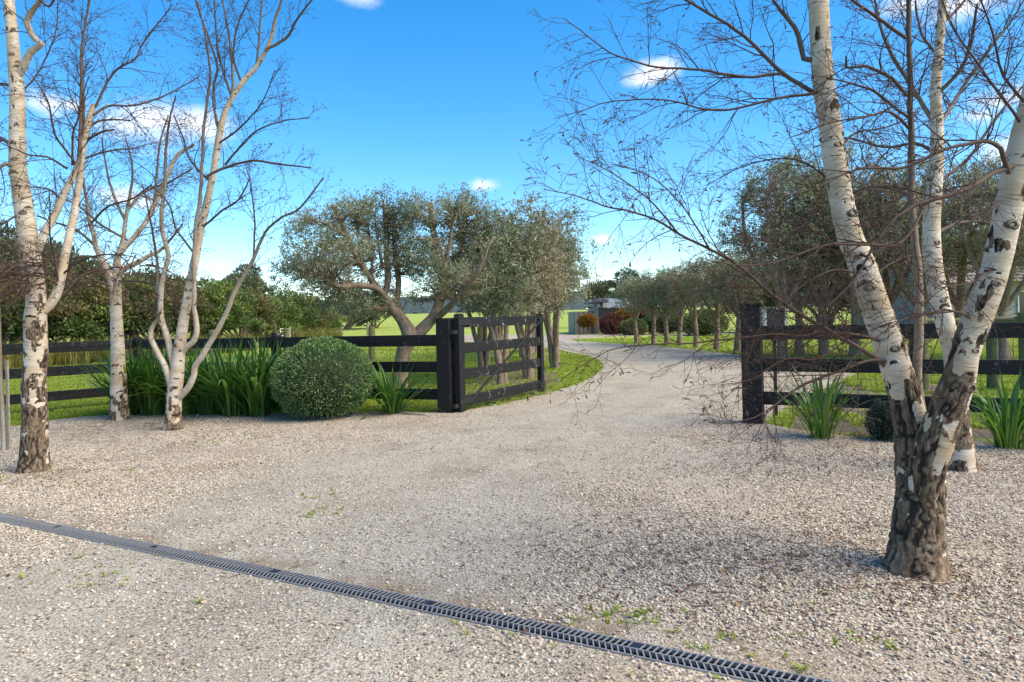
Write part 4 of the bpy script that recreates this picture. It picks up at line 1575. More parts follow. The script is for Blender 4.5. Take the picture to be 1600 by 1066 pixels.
tr_ = [wl_([(624, 616, 30, 0), (626, 580, 24, 0), (632, 545, 24, 0), (640, 526, 26, 0), (628, 500, 18, 0), (613, 480, 16, -.1), (598, 462, 14, -.1), (580, 435, 11, -.2), (562, 405, 9, -.3), (545, 370, 8, -.3), (530, 338, 8, -.4), (521, 318, 7, -.4)]),
       wl_([(640, 532, 22, 0), (660, 515, 20, .1), (680, 492, 17, .2), (690, 460, 14, .3), (694, 430, 12, .4), (684, 390, 10, .4), (678, 350, 10, .5), (675, 317, 9, .5)]),
       wl_([(600, 465, 10, 0), (606, 440, 10, .2), (604, 400, 10, .3), (603, 350, 7, .3), (599, 312, 4, .3)]),
       wl_([(610, 478, 11, 0), (590, 452, 10, -.3), (560, 446, 9, -.5), (530, 448, 7, -.8), (505, 436, 5, -1.0), (480, 432, 3, -1.1)]),
       wl_([(618, 478, 9, 0), (624, 440, 9, .3), (617, 400, 8, .5), (614, 350, 5, .6), (614, 315, 3, .6)]),
       wl_([(680, 500, 11, .1), (705, 478, 10, -.2), (728, 450, 8, -.5), (750, 420, 6, -.7), (765, 380, 4, -.8)]),
       wl_([(688, 470, 9, .2), (712, 430, 8, .6), (722, 380, 7, .8), (726, 330, 5, .8), (730, 300, 3, .8)])]
st_ = [wl_([(582, 440, 5, -.1), (580, 390, 4, .1), (575, 350, 2.5, .2)]), wl_([(598, 420, 6, .2), (588, 360, 3.4, .2), (586, 335, 2.5, .2)]),
       wl_([(565, 410, 6, -.3), (560, 350, 5, -.1), (574, 312, 4, -.1)]), wl_([(690, 440, 7, .3), (703, 380, 5, .2), (708, 335, 4, .2)]),
       wl_([(545, 372, 5, -.3), (512, 350, 4, -.7), (490, 345, 3, -.9)])]


def blob(u, v, dd, ru, rv, rd):
    c = LP(u, v, dd)
    return (*c, ru / F * td, rd, rv / F * td)


BL = [blob(600, 335, .2, 80, 34, .8), blob(520, 385, -.6, 80, 66, .9), blob(600, 375, 0, 95, 62, 1.1), blob(700, 375, .3, 85, 72, 1.1), blob(735, 335, .3, 44, 46, .7),
      blob(480, 430, -.7, 52, 40, .7), blob(720, 430, .1, 58, 44, .9), blob(560, 470, -.4, 70, 22, .7), blob(640, 440, .4, 60, 40, .8)]
ms = olive_mesh(71, tr_, BL, 1120, 44, 0.072, 0.017, 'leaf_olive', 0.17, st_, gap=-0.22, twr=.007)
put_tree('olive_tree', ms, (TB[0], TB[1], 0), 0, 1.0, 'broad forked olive tree with pruned bare limbs, behind the fence by the ball shrub', 'olive trees')

# clipped drive-side trees: three shapes, copied


def drive_tree(seed, mat, h=4.2, cr=1.0):
    rng = np.random.default_rng(seed)
    trunks = []
    n = rng.integers(3, 5)
    for k in range(n):
        a_ = rng.uniform(0, 6.28)
        sp_ = rng.uniform(.25, .55)
        x, y = math.cos(a_), math.sin(a_)
        trunks.append(([(x * .05, y * .05, -.05), (x * .09, y * .09, .5), (x * sp_ * .45, y * sp_ * .45, 1.1), (x * sp_ * .8, y * sp_ * .8, 1.9), (x * sp_ * 1.1, y * sp_ * 1.1, h * .72), (x * sp_ * 1.1, y * sp_ * 1.1, h * .9)],
                       [.095, .075, .06, .045, .028, .016]))
    blobs = [(0, 0, h * .66, cr, cr, h * .30), (.3 * cr, .1, h * .72, .8 * cr, .8 * cr, h * .24), (-.3 * cr, -.1, h * .60, .8 * cr, .8 * cr, h * .24), (0, .2, h * .5, .9 * cr, .9 * cr, h * .16)]
    return olive_mesh(seed, trunks, blobs, 330, 46, 0.085, 0.024, mat, 0.19, gap=-.45, twr=.007)


DT = [drive_tree(101, 'leaf_olive'), drive_tree(102, 'leaf_olive'), drive_tree(103, 'leaf_dry')]


def row_tree(seed, mat, h=3.7, cr=1.15):
    rng = np.random.default_rng(seed)
    lean = rng.uniform(-.1, .1)
    trunks = [([(0, 0, -.05), (lean * .3, 0, .5), (lean * .8, .03, 1.1), (lean, .03, 1.8), (lean * .5, 0, h * .75)], [.17, .11, .095, .07, .03])]
    for k in range(4):
        a_ = k * 1.57 + rng.uniform(-.5, .5)
        trunks.append(([(lean, .02, 1.15), (lean + .3 * math.cos(a_), .3 * math.sin(a_), 1.6), (.7 * cr * math.cos(a_), .7 * cr * math.sin(a_), h * .68)], [.06, .045, .02]))
    blobs = [(0, 0, h * .70, cr, cr, h * .27), (.35, .2, h * .66, cr * .8, cr * .8, h * .25), (-.35, -.2, h * .68, cr * .8, cr * .8, h * .26)]
    return olive_mesh(seed, trunks, blobs, 240, 38, 0.10, 0.030, mat, 0.2, gap=-.3, twr=.007)


RT = [row_tree(201, 'leaf_olive'), row_tree(202, 'leaf_dry'), row_tree(203, 'leaf_olive')]

rng = np.random.default_rng(9)
spots = [((785, 601), 1, .92, 'three-stemmed olive tree directly behind the open gate'),
         ((757, 588), 0, .95, 'olive tree between the gate hinge and the mossy post'),
         ((826, 592), 2, .96, 'brownish olive tree seen through the far half of the gate'),
         ((868, 577), 0, 1.02, 'tall clipped olive tree at the inner bend of the drive'),
         ((850, 566), 1, 1.0, 'olive tree close behind the one at the bend of the drive'),
         ((818, 560), 2, 1.05, 'brownish olive tree in the middle of the clump behind the gate'),
         ((835, 552), 0, 1.05, 'olive tree towards the back of the clump behind the gate'),
         ((862, 550), 1, 1.08, 'olive tree at the back corner of the clump, above the far drive'),
         ((780, 556), 1, 1.05, 'olive tree at the back of the clump beside the wide forked tree')]
for (uv, k, s_, lab) in spots:
    g = G(*uv)
    put_tree('olive_tree', DT[k], (g[0], g[1], 0), rng.uniform(0, 6.28), (s_, s_ * rng.uniform(.96, 1.04)), lab, 'olive trees')
ords = ['first', 'second', 'third', 'fourth', 'fifth', 'sixth', 'seventh', 'eighth', 'ninth', 'tenth', 'eleventh', 'twelfth', 'thirteenth']
row = [(995, 537, .92), (1022, 539, .94), (1042, 540, .95), (1062, 541, .97), (1088, 543.5, .98), (1120, 547, 1.0), (1152, 550, 1.02)]
for i, (u, v, s_) in enumerate(row):
    g = G(u, v)
    put_tree('olive_tree', RT[i % 3], (g[0], g[1], 0), rng.uniform(0, 6.28), (s_ * .95, s_), ords[i] + ' tree from the shed in the clipped row along the lawn', 'olive trees')
# larger trees of the row, behind the fence and the birches
BT = [olive_mesh(301 + k, [([(0, 0, -.05), (.02, 0, .5), (.05, .03, 1.3), (.1, 0, 2.2), (.05, 0, 3.3)], [.2, .13, .11, .09, .05])] +
                 [([(0.05, .02, 1.3), (.5 * math.cos(a_), .5 * math.sin(a_), 2.0), (1.0 * math.cos(a_), 1.0 * math.sin(a_), 3.2), (1.1 * math.cos(a_), 1.1 * math.sin(a_), 4.2)], [.08, .065, .05, .04]) for a_ in (0.3, 1.7, 3.0, 4.6)],
                 [(0, 0, 3.4, 1.6, 1.6, 1.4), (.5, .3, 4.1, 1.2, 1.2, 1.3), (-.5, -.3, 3.1, 1.3, 1.3, 1.1), (0, 0, 4.5, .9, .9, 1.0)], 430, 38, .095, .026, ['leaf_olive', 'leaf_dry'][k], .2,
                 [], gap=-.12, twr=.008) for k in range(2)]
big = [((1223, 560), 0, 1.0, 'taller grey-green tree of the row just past the capped gate post'), ((1250, 556), 1, .95, 'tree with flared trunk showing between the top rails past the slatted box'),
       ((1287, 556), 0, 1.02, 'third tree past the slatted box, behind the black rails'), ((1337, 558), 1, 1.05, 'brown-leaved tree directly behind the leaning white limb'),
       ((1385, 556), 0, 1.0, 'grey-green tree behind the thin middle stem of the forked birch'), ((1440, 560), 1, 1.0, 'brownish tree filling the gap between the birch limbs'),
       ((1500, 556), 0, 1.0, 'olive tree behind the white birch and mossy rail'), ((1570, 565), 1, .9, 'brownish tree farthest along the row behind the mossy posts'), ((1660, 560), 0, 1.0, 'olive tree past the mossy posts, cut off by the picture edge')]
for (uv, k, s_, lab) in big:
    g = G(*uv)
    put_tree('olive_tree', BT[k], (g[0], g[1], 0), rng.uniform(0, 6.28), (s_, s_ * rng.uniform(1.0, 1.18)), lab, 'olive trees')

# ------------------------------------------------------------------ tea-tree scrub and gums across the paddock


def mound_mesh(seed, rx, rz_, mat, nsub=46, nl=15000, L=0.17, W=0.07, trunk=True):
    """bushy crown of many rounded leafy clumps"""
    rng = np.random.default_rng(seed)
    tk, lf = Acc(), Acc()
    c0 = np.array((0, 0, rz_ * 0.82))
    sub = []
    for k in range(nsub):
        d = rand_dirs(1, rng)[0]
        if d[2] < -0.55:
            d[2] *= -0.5
        rr = rng.uniform(.55, 1.0)
        c = c0 + d * np.array((rx, rx, rz_)) * rr * .82
        sub.append((*c, rng.uniform(.20, .36) * rx))
    sub = np.array(sub)
    for k in range(0, nsub, 4):
        p = sub[k][:3]
        tube(tk, np.array([(rng.normal(0, .15), rng.normal(0, .15), -.05), (p[0] * .25, p[1] * .25, p[2] * .35), p * .75, p]), np.array((.09, .07, .04, .015)), 6)
    w = sub[:, 3] ** 2
    j = rng.choice(nsub, nl, p=w / w.sum())
    d = rand_dirs(nl, rng)
    d[:, 2] = np.where(d[:, 2] < -0.3, -d[:, 2] * .6, d[:, 2])
    base = sub[j, :3] + d * sub[j, 3:4] * np.array((1, 1, .72)) * rng.uniform(.72, 1.03, (nl, 1))
    ax = d * .8 + rand_dirs(nl, rng) * .8 + np.array((0, 0, .25))
    lv = np.clip(.45 + .3 * rng.normal(size=nl) * .7 + (rng.random(nsub)[j] - .5) * .5, 0, .93)
    leaves(lf, base, ax, L * rng.uniform(.6, 1.3, nl), W * rng.uniform(.7, 1.3, nl), rng, lv)
    return tk.mesh('trunk', M['olive_bark']), lf.mesh('crown', M[mat], False)


TT = [mound_mesh(401, 2.3, 2.1, 'leaf_tea', nl=17000), mound_mesh(402, 2.3, 2.2, 'leaf_teab', nl=17000), mound_mesh(403, 2.4, 2.0, 'leaf_tea', nl=17000)]
rng = np.random.default_rng(77)
scrub = [(-70, 27, 1.3, 1, 'brownish tea tree farthest along the scrub, behind the thickest birch'), (-10, 27, 1.1, 0, 'green scrub bush straight behind the thickest birch trunk'),
         (50, 28, 1.15, 1, 'brown-green scrub bush between the first two birches'), (105, 29, 1.0, 2, 'dark green scrub bush just before the straight white birch'),
         (150, 30, 1.05, 1, 'brownish scrub bush behind the straight white birch'), (200, 31, 1.05, 0, 'green scrub bush above the corner of the black fence'),
         (245, 32, 1.12, 1, 'brown-tinged bush behind the many-stemmed birch'), (290, 34, 1.08, 2, 'tall green bush right behind the many-stemmed birch fork'),
         (335, 36, 1.06, 0, 'green mounded bush to the side of the slender leaning stem'), (375, 39, 1.02, 1, 'brownish bush beneath the leaning birch stem'),
         (410, 43, 1.0, 2, 'green mounded bush beyond the strappy hedge'), (445, 47, 1.02, 0, 'green bush above the small white stock gate'),
         (478, 52, .95, 1, 'brown bush above the ball shrub'), (503, 57, .82, 2, 'last small green bush of the scrub, tapering to the paddock')]
for (u, d, s_, k, lab) in scrub:
    p = P(u, 500, d)
    put_tree('tea_tree', TT[k], (p[0], p[1], 0), rng.uniform(0, 6.28), (s_, s_ * .98), lab, 'scrub along the paddock', parts=('trunk', 'crown'))
GT = mound_mesh(411, 2.6, 1.9, 'leaf_gum', nsub=26, nl=9000, L=.22, W=.08)
gums = [(20, 40, 1.5, 3.2, 'tall grey gum tree rising over the scrub behind the thickest birch'), (90, 44, 1.2, 3.4, 'second gum tree rising over the scrub near the thickest birch'),
        (388, 60, 1.25, 3.0, 'round-headed gum tree above the scrub at the leaning birch stem'), (545, 95, 1.9, 1.1, 'dark far tree seen under the wide olive, beyond the pale fence'),
        (585, 100, 1.6, .5, 'smaller far tree beside the far field'), (560, 118, 1.9, 1.0, 'far tree half hidden behind another beyond the pale fence'), (965, 75, 1.5, 1.8, 'tree showing above the shed roof')]
for (u, d, s_, lift, lab) in gums:
    p = P(u, 500, d)
    r = put_tree('gum_tree', GT, (p[0], p[1], lift - .6), rng.uniform(0, 6.28), (s_, s_), lab, 'gum trees', parts=('trunk', 'crown'))
    ac = Acc()
    tube(ac, np.array([(0, 0, -(lift - .55) / s_), (.05, 0, 0), (.1, .1, 1.5)]), np.array((.16, .13, .08)), 8)
    link('lower_trunk', ac.mesh('lower_trunk', M['olive_bark']), r)
# far tree line on the other side of the drive
for k, (u, d, s_) in enumerate([(1180, 46, 1.2), (1290, 42, 1.3), (1400, 40, 1.3), (1500, 37, 1.25), (1610, 36, 1.4)]):
    p = P(u, 500, d)
    put_tree('tea_tree', TT[k % 3], (p[0], p[1], 0), rng.uniform(0, 6.28), (s_, s_ * 1.1),
             ['dense bush far behind the capped gate post', 'dense bush far behind the leaning white birch limb', 'dense bush far behind the thin middle birch stem', 'dense bush far behind the white birch', 'dense bush far behind the mossy posts'][k], 'screen bushes behind the row', parts=('trunk', 'crown'))

# ------------------------------------------------------------------ strappy plants, ball, small shrubs


def blade_mesh(seed, L, w, arch):
    rng = np.random.default_rng(seed)
    n = 8
    t = np.linspace(0, 1, n)
    x = arch * L * t ** 2.2
    z = L * (t - 0.35 * arch * t ** 3)
    ww = w * np.clip(np.minimum(0.55 + t * 1.2, (1 - t) * 2.6 + .04), 0, 1)
    ac = Acc()
    V = np.concatenate([np.stack([x, -ww / 2, z], -1), np.stack([x - 0.15 * ww, 0 * ww, z], -1), np.stack([x, ww / 2, z], -1)])
    f = [[i, i + 1, n + i + 1, n + i] for i in range(n - 1)] + [[n + i, n + i + 1, 2 * n + i + 1, 2 * n + i] for i in range(n - 1)]
    lv0 = rng.uniform(.15, .9)
    ac.add(V, f, lv=np.clip(np.tile(lv0 + .25 * (1 - t) ** 3, 3), 0, 1))
    return ac


BLADES = [blade_mesh(500 + k, 1.0, 0.034, [.12, .2, .3, .45, .6, .8][k % 6]) for k in range(12)]
BLADE_ME = [b_.mesh('leaf', M['strap']) for b_ in BLADES]


def blade_mats(n, rng, h, spread, r):
    out = []
    for _ in range(n):
        a_ = rng.uniform(0, 6.28)
        lean = abs(rng.normal(0, spread))
        L = h * rng.uniform(.6, 1.12)
        rr = r * math.sqrt(rng.random())
        m4 = Matrix.Translation((rr * math.cos(a_), rr * math.sin(a_), 0)) @ Matrix.Rotation(a_ + rng.normal(0, .3), 4, 'Z') @ Matrix.Rotation(lean, 4, 'Y') @ Matrix.Rotation(0, 4, 'X') @ Matrix.Diagonal((L, L * rng.uniform(.8, 1.3), L, 1))
        out.append((m4, int(rng.integers(12))))
    return out


def strappy(u, v, n, h, spread, r, label, seed, separate=False, d=None):
    rng = np.random.default_rng(seed)
    p = G(u, v) if d is None else np.array((*P(u, v, d)[:2], 0))
    root = tag(empty('strappy_plant', (p[0], p[1], GZ - .01)), label, 'plant', 'strap-leaved plants')
    mm = blade_mats(n, rng, h, spread, r)
    if separate:
        for m4, k in mm:
            o = link('leaf', BLADE_ME[k], root)
            o.matrix_local = m4
    else:
        ac = Acc()
        for m4, k in mm:
            b_ = BLADES[k]
            V = np.concatenate(b_.v) @ np.array(m4.to_3x3()).T + np.array(m4.translation)
            ac.add(V, b_.f[0], lv=np.clip(b_.at['lv'][0][1] + rng.normal(0, .12), 0, 1))
        o = link('leaves', ac.mesh('leaves', M['strap']), root)
        o['kind'] = 'stuff'
    return root


hedge = [(203, 650, 150, 1.02, .24, 'strappy clump touching the straight white birch'), (240, 650, 160, 1.02, .24, 'strappy clump between the white birch and the slender birch'),
         (290, 650, 150, .95, .24, 'strappy clump right behind the slender birch foot'), (330, 649, 160, 1.0, .26, 'strappy clump just past the slender birch stems'),
         (365, 651, 130, 1.02, .28, 'strappy clump with pale green base before the last one'), (402, 652, 170, 1.1, .27, 'large strappy clump leaning against the ball shrub'), (262, 646, 130, .95, .22, 'strappy clump behind the slender birch, deep in the hedge'), (430, 645, 110, 1.05, .2, 'strappy clump tucked behind the ball shrub')]
for i, (u, v, n, h, sp_, lab) in enumerate(hedge):
    strappy(u, v, n, h * 1.16, sp_, .16, lab, 600 + i)
strappy(614, 649, 110, .95, .62, .08, 'small arching strappy plant between the ball shrub and the gate post', 620, True)
strappy(1284, 687, 80, .82, .24, .12, 'upright strappy plant in front of the fence beside the capped post', 621, True)
strappy(1578, 703, 70, .80, .27, .13, 'upright strappy plant at the fence past the birches', 622, True)


def shrub(name, u, v, rx, rz_, mat, n, L, W, label, cat, d=None, seed=1, bumps=.06, group=None, stem=0.0):
    rng = np.random.default_rng(seed)
    p = G(u, v) if d is None else np.array((*P(u, v, d)[:2], 0))
    root = tag(empty(name, (p[0], p[1], 0)), label, cat, group)
    cz = stem + rz_ * .93
    dirs = rand_dirs(n, rng)
    dirs[:, 2] = np.where(dirs[:, 2] < -.8, -dirs[:, 2], dirs[:, 2])
    bump_ = 1 + bumps * fbm(dirs * 2.2, seed, 2) + bumps * .5 * noise3(dirs * 9, seed + 2)
    base = np.array((0, 0, cz)) + dirs * np.array((rx, rx, rz_)) * (bump_ * rng.uniform(.9, 1.0, n))[:, None]
    ax = dirs + rand_dirs(n, rng) * .75 + np.array((0, 0, .2))
    lf = Acc()
    leaves(lf, base, ax, L * rng.uniform(.7, 1.3, n), W, rng, np.clip(.42 + .25 * rng.normal(size=n) + .3 * noise3(dirs * 14, seed + 5), 0, 1))
    o = link('foliage', lf.mesh('foliage', M[mat], False), root)
    o['kind'] = 'stuff'
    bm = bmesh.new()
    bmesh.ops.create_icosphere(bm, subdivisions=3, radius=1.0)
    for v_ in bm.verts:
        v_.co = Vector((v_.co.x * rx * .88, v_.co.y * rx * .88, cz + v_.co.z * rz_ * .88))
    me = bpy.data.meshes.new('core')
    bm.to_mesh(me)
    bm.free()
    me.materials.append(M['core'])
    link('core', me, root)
    if stem > 0:
        ac = Acc()
        tube(ac, np.array([(0, 0, -.03), (.02, 0, stem * .6), (0, 0, stem + rz_ * .4)]), np.array((.07, .055, .05)), 8)
        link('stem', ac.mesh('stem', M['olive_bark']), root)
    return root


shrub('ball_shrub', 507, 640, .715, .60, 'leaf_ball', 26000, .034, .014, 'large clipped grey-green ball shrub in front of the fence', 'shrub', d=9.95, seed=31, bumps=.06)
shrub('low_shrub', 1386, 690, .17, .21, 'rosemary', 4200, .04, .010, 'small blue-green shrub beside the forked birch', 'shrub', seed=32, bumps=.2)
shrub('round_shrub', 957, 523, .85, .75, 'leaf_red', 5000, .13, .07, 'round burgundy shrub in front of the shed', 'shrub', seed=33, bumps=.1)
shrub('round_shrub', 918, 523, 0.65, .48, 'leaf_orange', 3500, .13, .07, 'orange shrub on a short stem against the grey wall', 'shrub', seed=34, bumps=.12, stem=.55)
shrub('round_shrub', 980, 521.5, .85, .6, 'leaf_orange', 4000, .13, .07, 'orange shrub between the burgundy ball and the first row tree', 'shrub', seed=35, bumps=.15, stem=.7)
shrub('round_shrub', 1003, 521, .8, .6, 'leaf_red', 4000, .13, .07, 'dark red shrub behind the trunk of the first row tree', 'shrub', seed=36, bumps=.15, stem=.8)
shrub('round_shrub', 990, 524, .9, .55, 'leaf_tea', 4000, .13, .05, 'bright green low shrub beside the first row tree', 'shrub', seed=37, bumps=.15)
shrub('round_shrub', 1040, 522, 1.5, .9, 'leaf_tea', 5000, .13, .06, 'green shrub behind the third and fourth row trees', 'shrub', seed=38, bumps=.15)
shrub('round_shrub', 1100, 524, 1.4, .8, 'leaf_tea', 5000, .13, .06, 'green shrub behind the fifth and sixth row trees', 'shrub', seed=39, bumps=.15)

# ------------------------------------------------------------------ buildings
sh = tag(empty('shed', (0, 0, 0)), 'low grey clad shed with stepped walls at the end of the drive', 'shed')
sd = 52.0


def bx_px(name, mat, parent, u0, u1, z0, z1, d0, d1):
    p0, p1 = P(u0, 500, d0), P(u1, 500, d0)
    return box_obj(name, M[mat], parent, (p0[0], d0, z0), (p1[0], d1, z1), None, 0, .02)


bx_px('wall', 'clad', sh, 897, 935, 0, 1.72, 51.6, 57)
bx_px('tall_wall', 'clad', sh, 935.5, 1060, 0, 2.0, 52.4, 60)
for k in range(22):
    u = 898 + k * 7.2
    if u < 933 or u > 937:
        bx_px('cladding_batten', 'clad', sh, u, u + 1.0, 0.02, 1.70 if u < 935 else 1.98, 51.54 if u < 935 else 52.34, 51.598 if u < 935 else 52.398)
bx_px('corner_post', 'dark_roof', sh, 928, 934, 0, 2.35, 51.3, 51.5)
bx_px('fascia', 'dark_roof', sh, 929, 952, 2.36, 2.62, 51.2, 58)
ac = Acc()
x0, x1 = P(940, 500, 51.7)[0], P(1070, 500, 51.7)[0]
nn_ = 44
xs = np.linspace(x0, x1, nn_)
zc = .025 * (np.arange(nn_) % 2)
V = np.concatenate([np.stack([xs, np.full(nn_, 51.8), 1.92 + zc], -1), np.stack([xs + .4, np.full(nn_, 56.5), 2.75 + zc], -1)])
ac.add(V, [[i, i + 1, nn_ + i + 1, nn_ + i] for i in range(nn_ - 1)])
link('roof', ac.mesh('roof', M['roof'], False), sh)

hs_ = tag(empty('house', (0, 0, 0)), 'grey house with a pale gable glimpsed through the trees behind the birches', 'house')
p0, p1 = P(1470, 500, 33)[0], P(1760, 500, 33)[0]
box_obj('wall', M['whitewall'], hs_, (p0, 33, 0), (p1, 41, 2.6), None, 0, .02)
ac = Acc()
V = [(p0 - .5, 32.4, 2.55), (p1 + .5, 32.4, 2.55), (p1 + .5, 37, 4.6), (p0 - .5, 37, 4.6), (p0 - .5, 41.6, 2.55), (p1 + .5, 41.6, 2.55)]
ac.add(V, [[0, 1, 2, 3], [3, 2, 5, 4]])
ac.add([V[0], V[3], V[4]], [[0, 1, 2]])
ac.add([V[1], V[5], V[2]], [[0, 1, 2]])
link('roof', ac.mesh('roof', M['clad'], False), hs_)
for k in range(4):
    xw = p0 + 1.2 + k * 2.5
    fr = box_obj('window', M['white'], hs_, (xw, 32.93, .9), (xw + 1.2, 32.995, 2.1), None, 0, .01)
    box_obj('pane', M['glass'], fr, (xw + .07, 32.915, .97), (xw + 1.13, 32.928, 2.03), None, 0, .003)

tk_ = P(432, 522, 40)
ac = Acc()
tube(ac, np.array([(tk_[0], tk_[1], 0), (tk_[0], tk_[1], .02), (tk_[0], tk_[1], .78), (tk_[0], tk_[1], .82), (tk_[0], tk_[1], .83)]), np.array((.28, .3, .3, .27, .02)), 18)
o = link('feed_drum', ac.mesh('feed_drum', M['iron']))
tag(o, 'black feed drum beside the white stock gate in the paddock', 'drum')
sg = tag(empty('stock_gate', (0, 0, 0)), 'small white barred stock gate under the scrub', 'gate')
q0, q1 = P(438, 522, 40), P(453, 522, 40.3)
for z in (.12, .4, .65, .88, 1.05):
    ac = Acc()
    tube(ac, [(q0[0], q0[1], z), (q1[0], q1[1], z)], .018, 6)
    link('bar', ac.mesh('bar', M['white']), sg)
for q_ in (q0, (q0 + q1) / 2, q1):
    ac = Acc()
    tube(ac, [(q_[0], q_[1], 0), (q_[0], q_[1], 1.08)], .022, 6)
    link('upright', ac.mesh('upright', M['white']), sg)

# ------------------------------------------------------------------ gravel stones, grass, weeds, litter
rng = np.random.default_rng(1234)


def stone_src(seed, s):
    r = np.random.default_rng(seed)
    bm = bmesh.new()
    bmesh.ops.create_icosphere(bm, subdivisions=1, radius=1.0)
    for v_ in bm.verts:
        v_.co = Vector(np.array(v_.co) * r.uniform(.72, 1.15) * np.array((1.0, .8, .55))) * s
    me = bpy.data.meshes.new('stone')
    bm.to_mesh(me)
    bm.free()
    me.materials.append(M['stone'])
    return source('stone', me)


stones = [stone_src(k, .0105) for k in range(5)]


def ring_points(n_per, d0, d1, margin=1.5):
    """random ground points whose distance ahead is between d0 and d1"""
    w = 0.79 * d1 + margin
    area = 2 * w * (d1 - d0)
    n = int(area * n_per)
    y = rng.uniform(d0, d1, n)
    x = rng.uniform(-w, w, n)
    k = np.abs(x) < 0.79 * y + margin
    return x[k], y[k]


near_p, far_p = near_poly, far_poly
PX, PY = [], []
for (dn, a0, a1) in ((5200, 1.9, 4.2), (4000, 4.2, 6.2), (2300, 6.2, 8.6), (900, 8.6, 12.5)):
    x, y = ring_points(dn, a0, a1, .8)
    ok = inside(near_p, x, y) | inside(far_p, x, y)
    # packed wheel lane up the middle of the drive carries fewer loose stones
    lx_ = np.abs(x - np.interp(y, [q_[0] for q_ in LANE], [q_[1] for q_ in LANE])) + .5 * fbm(np.stack([x, y, x * 0], -1) * 1.3, 31, 3)
    lane = 1 - sstep(1.1, 2.0, lx_)
    keep = ok & (rng.random(len(x)) < 1 - .82 * lane)
    bare = fbm(np.stack([x * .8, y * .8, x * 0], -1), 5, 3) > .26
    keep &= ~bare | (rng.random(len(x)) < .35)
    dd_ = x * DRAIN_N[0] + y * DRAIN_N[1] - DRAIN_C
    silt = (dd_ > 0) & (dd_ < .30) & (fbm(np.stack([x * 2.2, y * 2.2, x * 0], -1), 15, 2) > -.12)
    keep &= ~silt | (rng.random(len(x)) < .3)
    keep &= np.abs(dd_) > DRW + .008
    PX.append(x[keep])
    PY.append(y[keep])
PX, PY = np.concatenate(PX), np.concatenate(PY)
pts = np.stack([PX, PY, GZ + rng.uniform(-.002, .006, len(PX))], -1)
scatter('gravel', pts, stones, .42, 1.12, .5, M['stone'], 'loose crushed gravel stones over the forecourt', 'gravel', 3)
LW = None


def tuft_src(seed, n, h, w, mat, lean):
    r = np.random.default_rng(seed)
    ac = Acc()
    for _ in range(n):
        a_ = r.uniform(0, 6.28)
        e = np.array((math.cos(a_), math.sin(a_), 0))
        sd_ = np.array((-e[1], e[0], 0)) * w / 2
        b0 = e * r.uniform(0, .03) * (h / .05) ** .5
        hh = h * r.uniform(.6, 1.2)
        m_ = b0 + e * hh * lean * .35 + np.array((0, 0, hh * .6))
        t_ = b0 + e * hh * lean + np.array((0, 0, hh))
        lv = r.random()
        ac.add(np.array([b0 - sd_, b0 + sd_, m_ + sd_ * .8, m_ - sd_ * .8, t_]), [[0, 1, 2, 3]], lv=np.full(5, lv))
        ac.f.append(np.array([[3, 2, 4]]) + ac.n - 5)
    return source('tuft', ac.mesh('tuft', M[mat], False))


tufts = [tuft_src(k, 16, .055, .006, 'blade', .6) for k in range(5)]
talls = [tuft_src(20 + k, 14, .7, .02, 'tallgrass', .35) for k in range(4)]
weeds_s = [tuft_src(40 + k, 14, .016, .005, 'blade', 1.1) for k in range(3)]

gxs, gys = [], []
for (dn, a0, a1) in ((420, 6.3, 14), (170, 14, 24), (45, 24, 40)):
    x, y = ring_points(dn, a0, a1, 1.0)
    ok = ~inside(far_p, x, y)
    ok &= ~inside(bed_r, x, y) | (fbm(np.stack([x, y, x * 0], -1) * 1.4, 8, 3) > .05)
    ok &= ~inside(bed_l, x, y) | (rng.random(len(x)) < .25)
    gxs.append(x[ok])
    gys.append(y[ok])
gxs, gys = np.concatenate(gxs), np.concatenate(gys)
scatter('grass', np.stack([gxs, gys, np.zeros(len(gxs))], -1), tufts, .6, 1.3, .2, M['blade'], 'short bright green grass of paddock, verge and lawn', 'grass', 11)
# long grass at the foot of the scrub
tx, ty = [], []
for (u, d, s_, k, lab) in scrub:
    for _ in range(110):
        p = P(u + rng.uniform(-30, 30), 500, d - 2.4 * s_ + rng.uniform(-1.2, 1.2))
        tx.append(p[0])
        ty.append(p[1])
scatter('tall_grass', np.stack([tx, ty, np.zeros(len(tx))], -1), talls, .6, 1.4, .15, M['tallgrass'], 'long yellowing grass along the foot of the scrub', 'grass', 12)
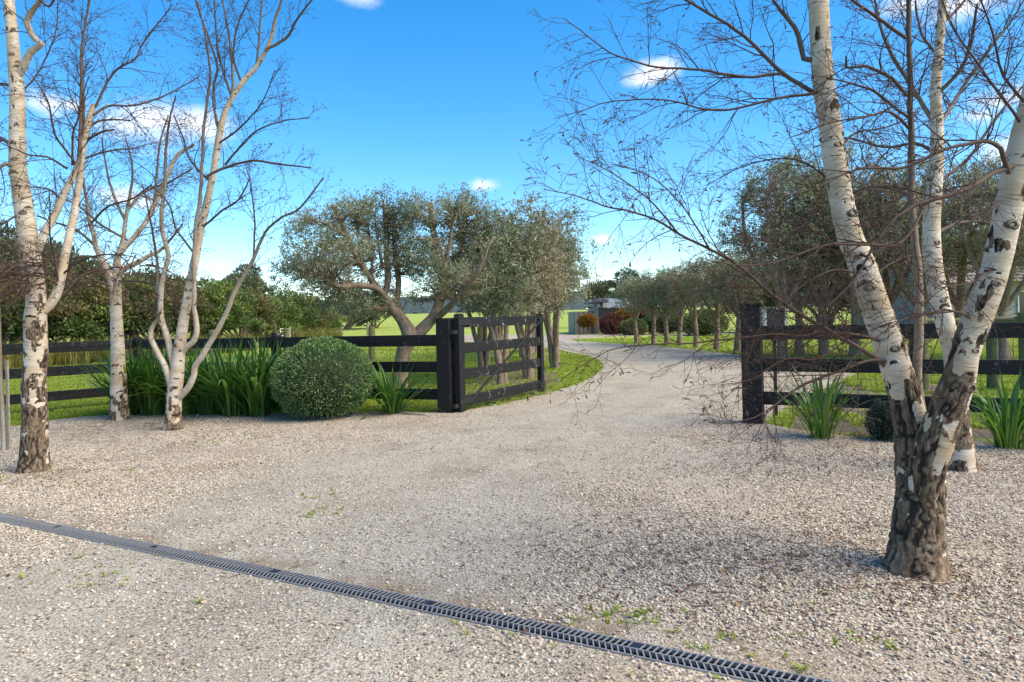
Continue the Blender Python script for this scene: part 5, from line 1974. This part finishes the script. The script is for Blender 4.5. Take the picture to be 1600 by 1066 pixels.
# weeds in the gravel
wx, wy = [], []
for (u, v, n, s_) in ((20, 745, 26, .3), (40, 760, 16, .3), (120, 775, 8, .25), (490, 808, 16, .12), (500, 778, 10, .1), (985, 970, 18, .07), (1010, 1005, 12, .2), (1130, 1015, 12, .25), (1250, 1000, 10, .25), (1340, 1020, 8, .25), (950, 975, 14, .12), (100, 905, 16, .3), (60, 920, 12, .3), (340, 690, 14, .3), (200, 735, 16, .4), (1150, 1050, 14, .1), (780, 985, 8, .1), (1480, 640, 30, .5)):
    c = G(u, v)
    qx, qy = c[0] + rng.normal(0, s_, n), c[1] + rng.normal(0, s_ * .6, n)
    kq = np.abs(qx * DRAIN_N[0] + qy * DRAIN_N[1] - DRAIN_C) > DRW + .02
    wx += list(qx[kq])
    wy += list(qy[kq])
scatter('weeds', np.stack([wx, wy, np.full(len(wx), GZ + .002)], -1), weeds_s, .5, 1.3, .3, M['blade'], 'small green weeds sprouting through the gravel', 'weeds', 13)


def litter_src(seed):
    r = np.random.default_rng(seed)
    ac = Acc()
    L, W = .032, .016
    c = r.uniform(.003, .010)
    ac.add(np.array([(0, 0, 0), (L * .5, W / 2, c), (L, 0, .002), (L * .5, -W / 2, c)]), [[0, 1, 2, 3]], lv=np.full(4, r.random()))
    return source('dead_leaf', ac.mesh('dead_leaf', M['litter'], False))


def twig_src(seed):
    r = np.random.default_rng(seed)
    ac = Acc()
    p = np.cumsum(np.vstack([(0, 0, .004), r.normal(0, .006, (4, 3)) * (1, 1, .3) + (.028, 0, 0)]), 0)
    tube(ac, p, np.linspace(.0022, .001, 5), 4)
    return source('fallen_twig', ac.mesh('fallen_twig', M['catkin']))


lit = [litter_src(k) for k in range(6)] + [twig_src(60 + k) for k in range(4)]
lx, ly = [], []
for (u, v, n, sx, sy) in ((1432, 905, 120, .5, .35), (1300, 880, 160, .9, .6), (1150, 900, 90, .6, .5), (1500, 740, 160, .8, .5), (1250, 720, 120, .8, .6), (271, 690, 90, .8, .4), (60, 745, 90, .5, .4), (190, 670, 90, .8, .4), (330, 665, 90, 1.2, .3), (1000, 880, 60, .5, .4), (600, 700, 60, 1.6, .8), (300, 900, 30, 1.2, .5)):
    c = G(u, v)
    n = int(n * 2.6)
    lx += list(c[0] + rng.normal(0, sx, n))
    ly += list(c[1] + rng.normal(0, sy, n))
lx, ly = np.array(lx), np.array(ly)
ok = inside(near_p, lx, ly) | inside(far_p, lx, ly)
scatter('leaf_litter', np.stack([lx[ok], ly[ok], np.full(ok.sum(), GZ + .010)], -1), lit, .5, 1.3, .4, M['litter'], 'dead brown leaves scattered over the gravel', 'leaves', 14)
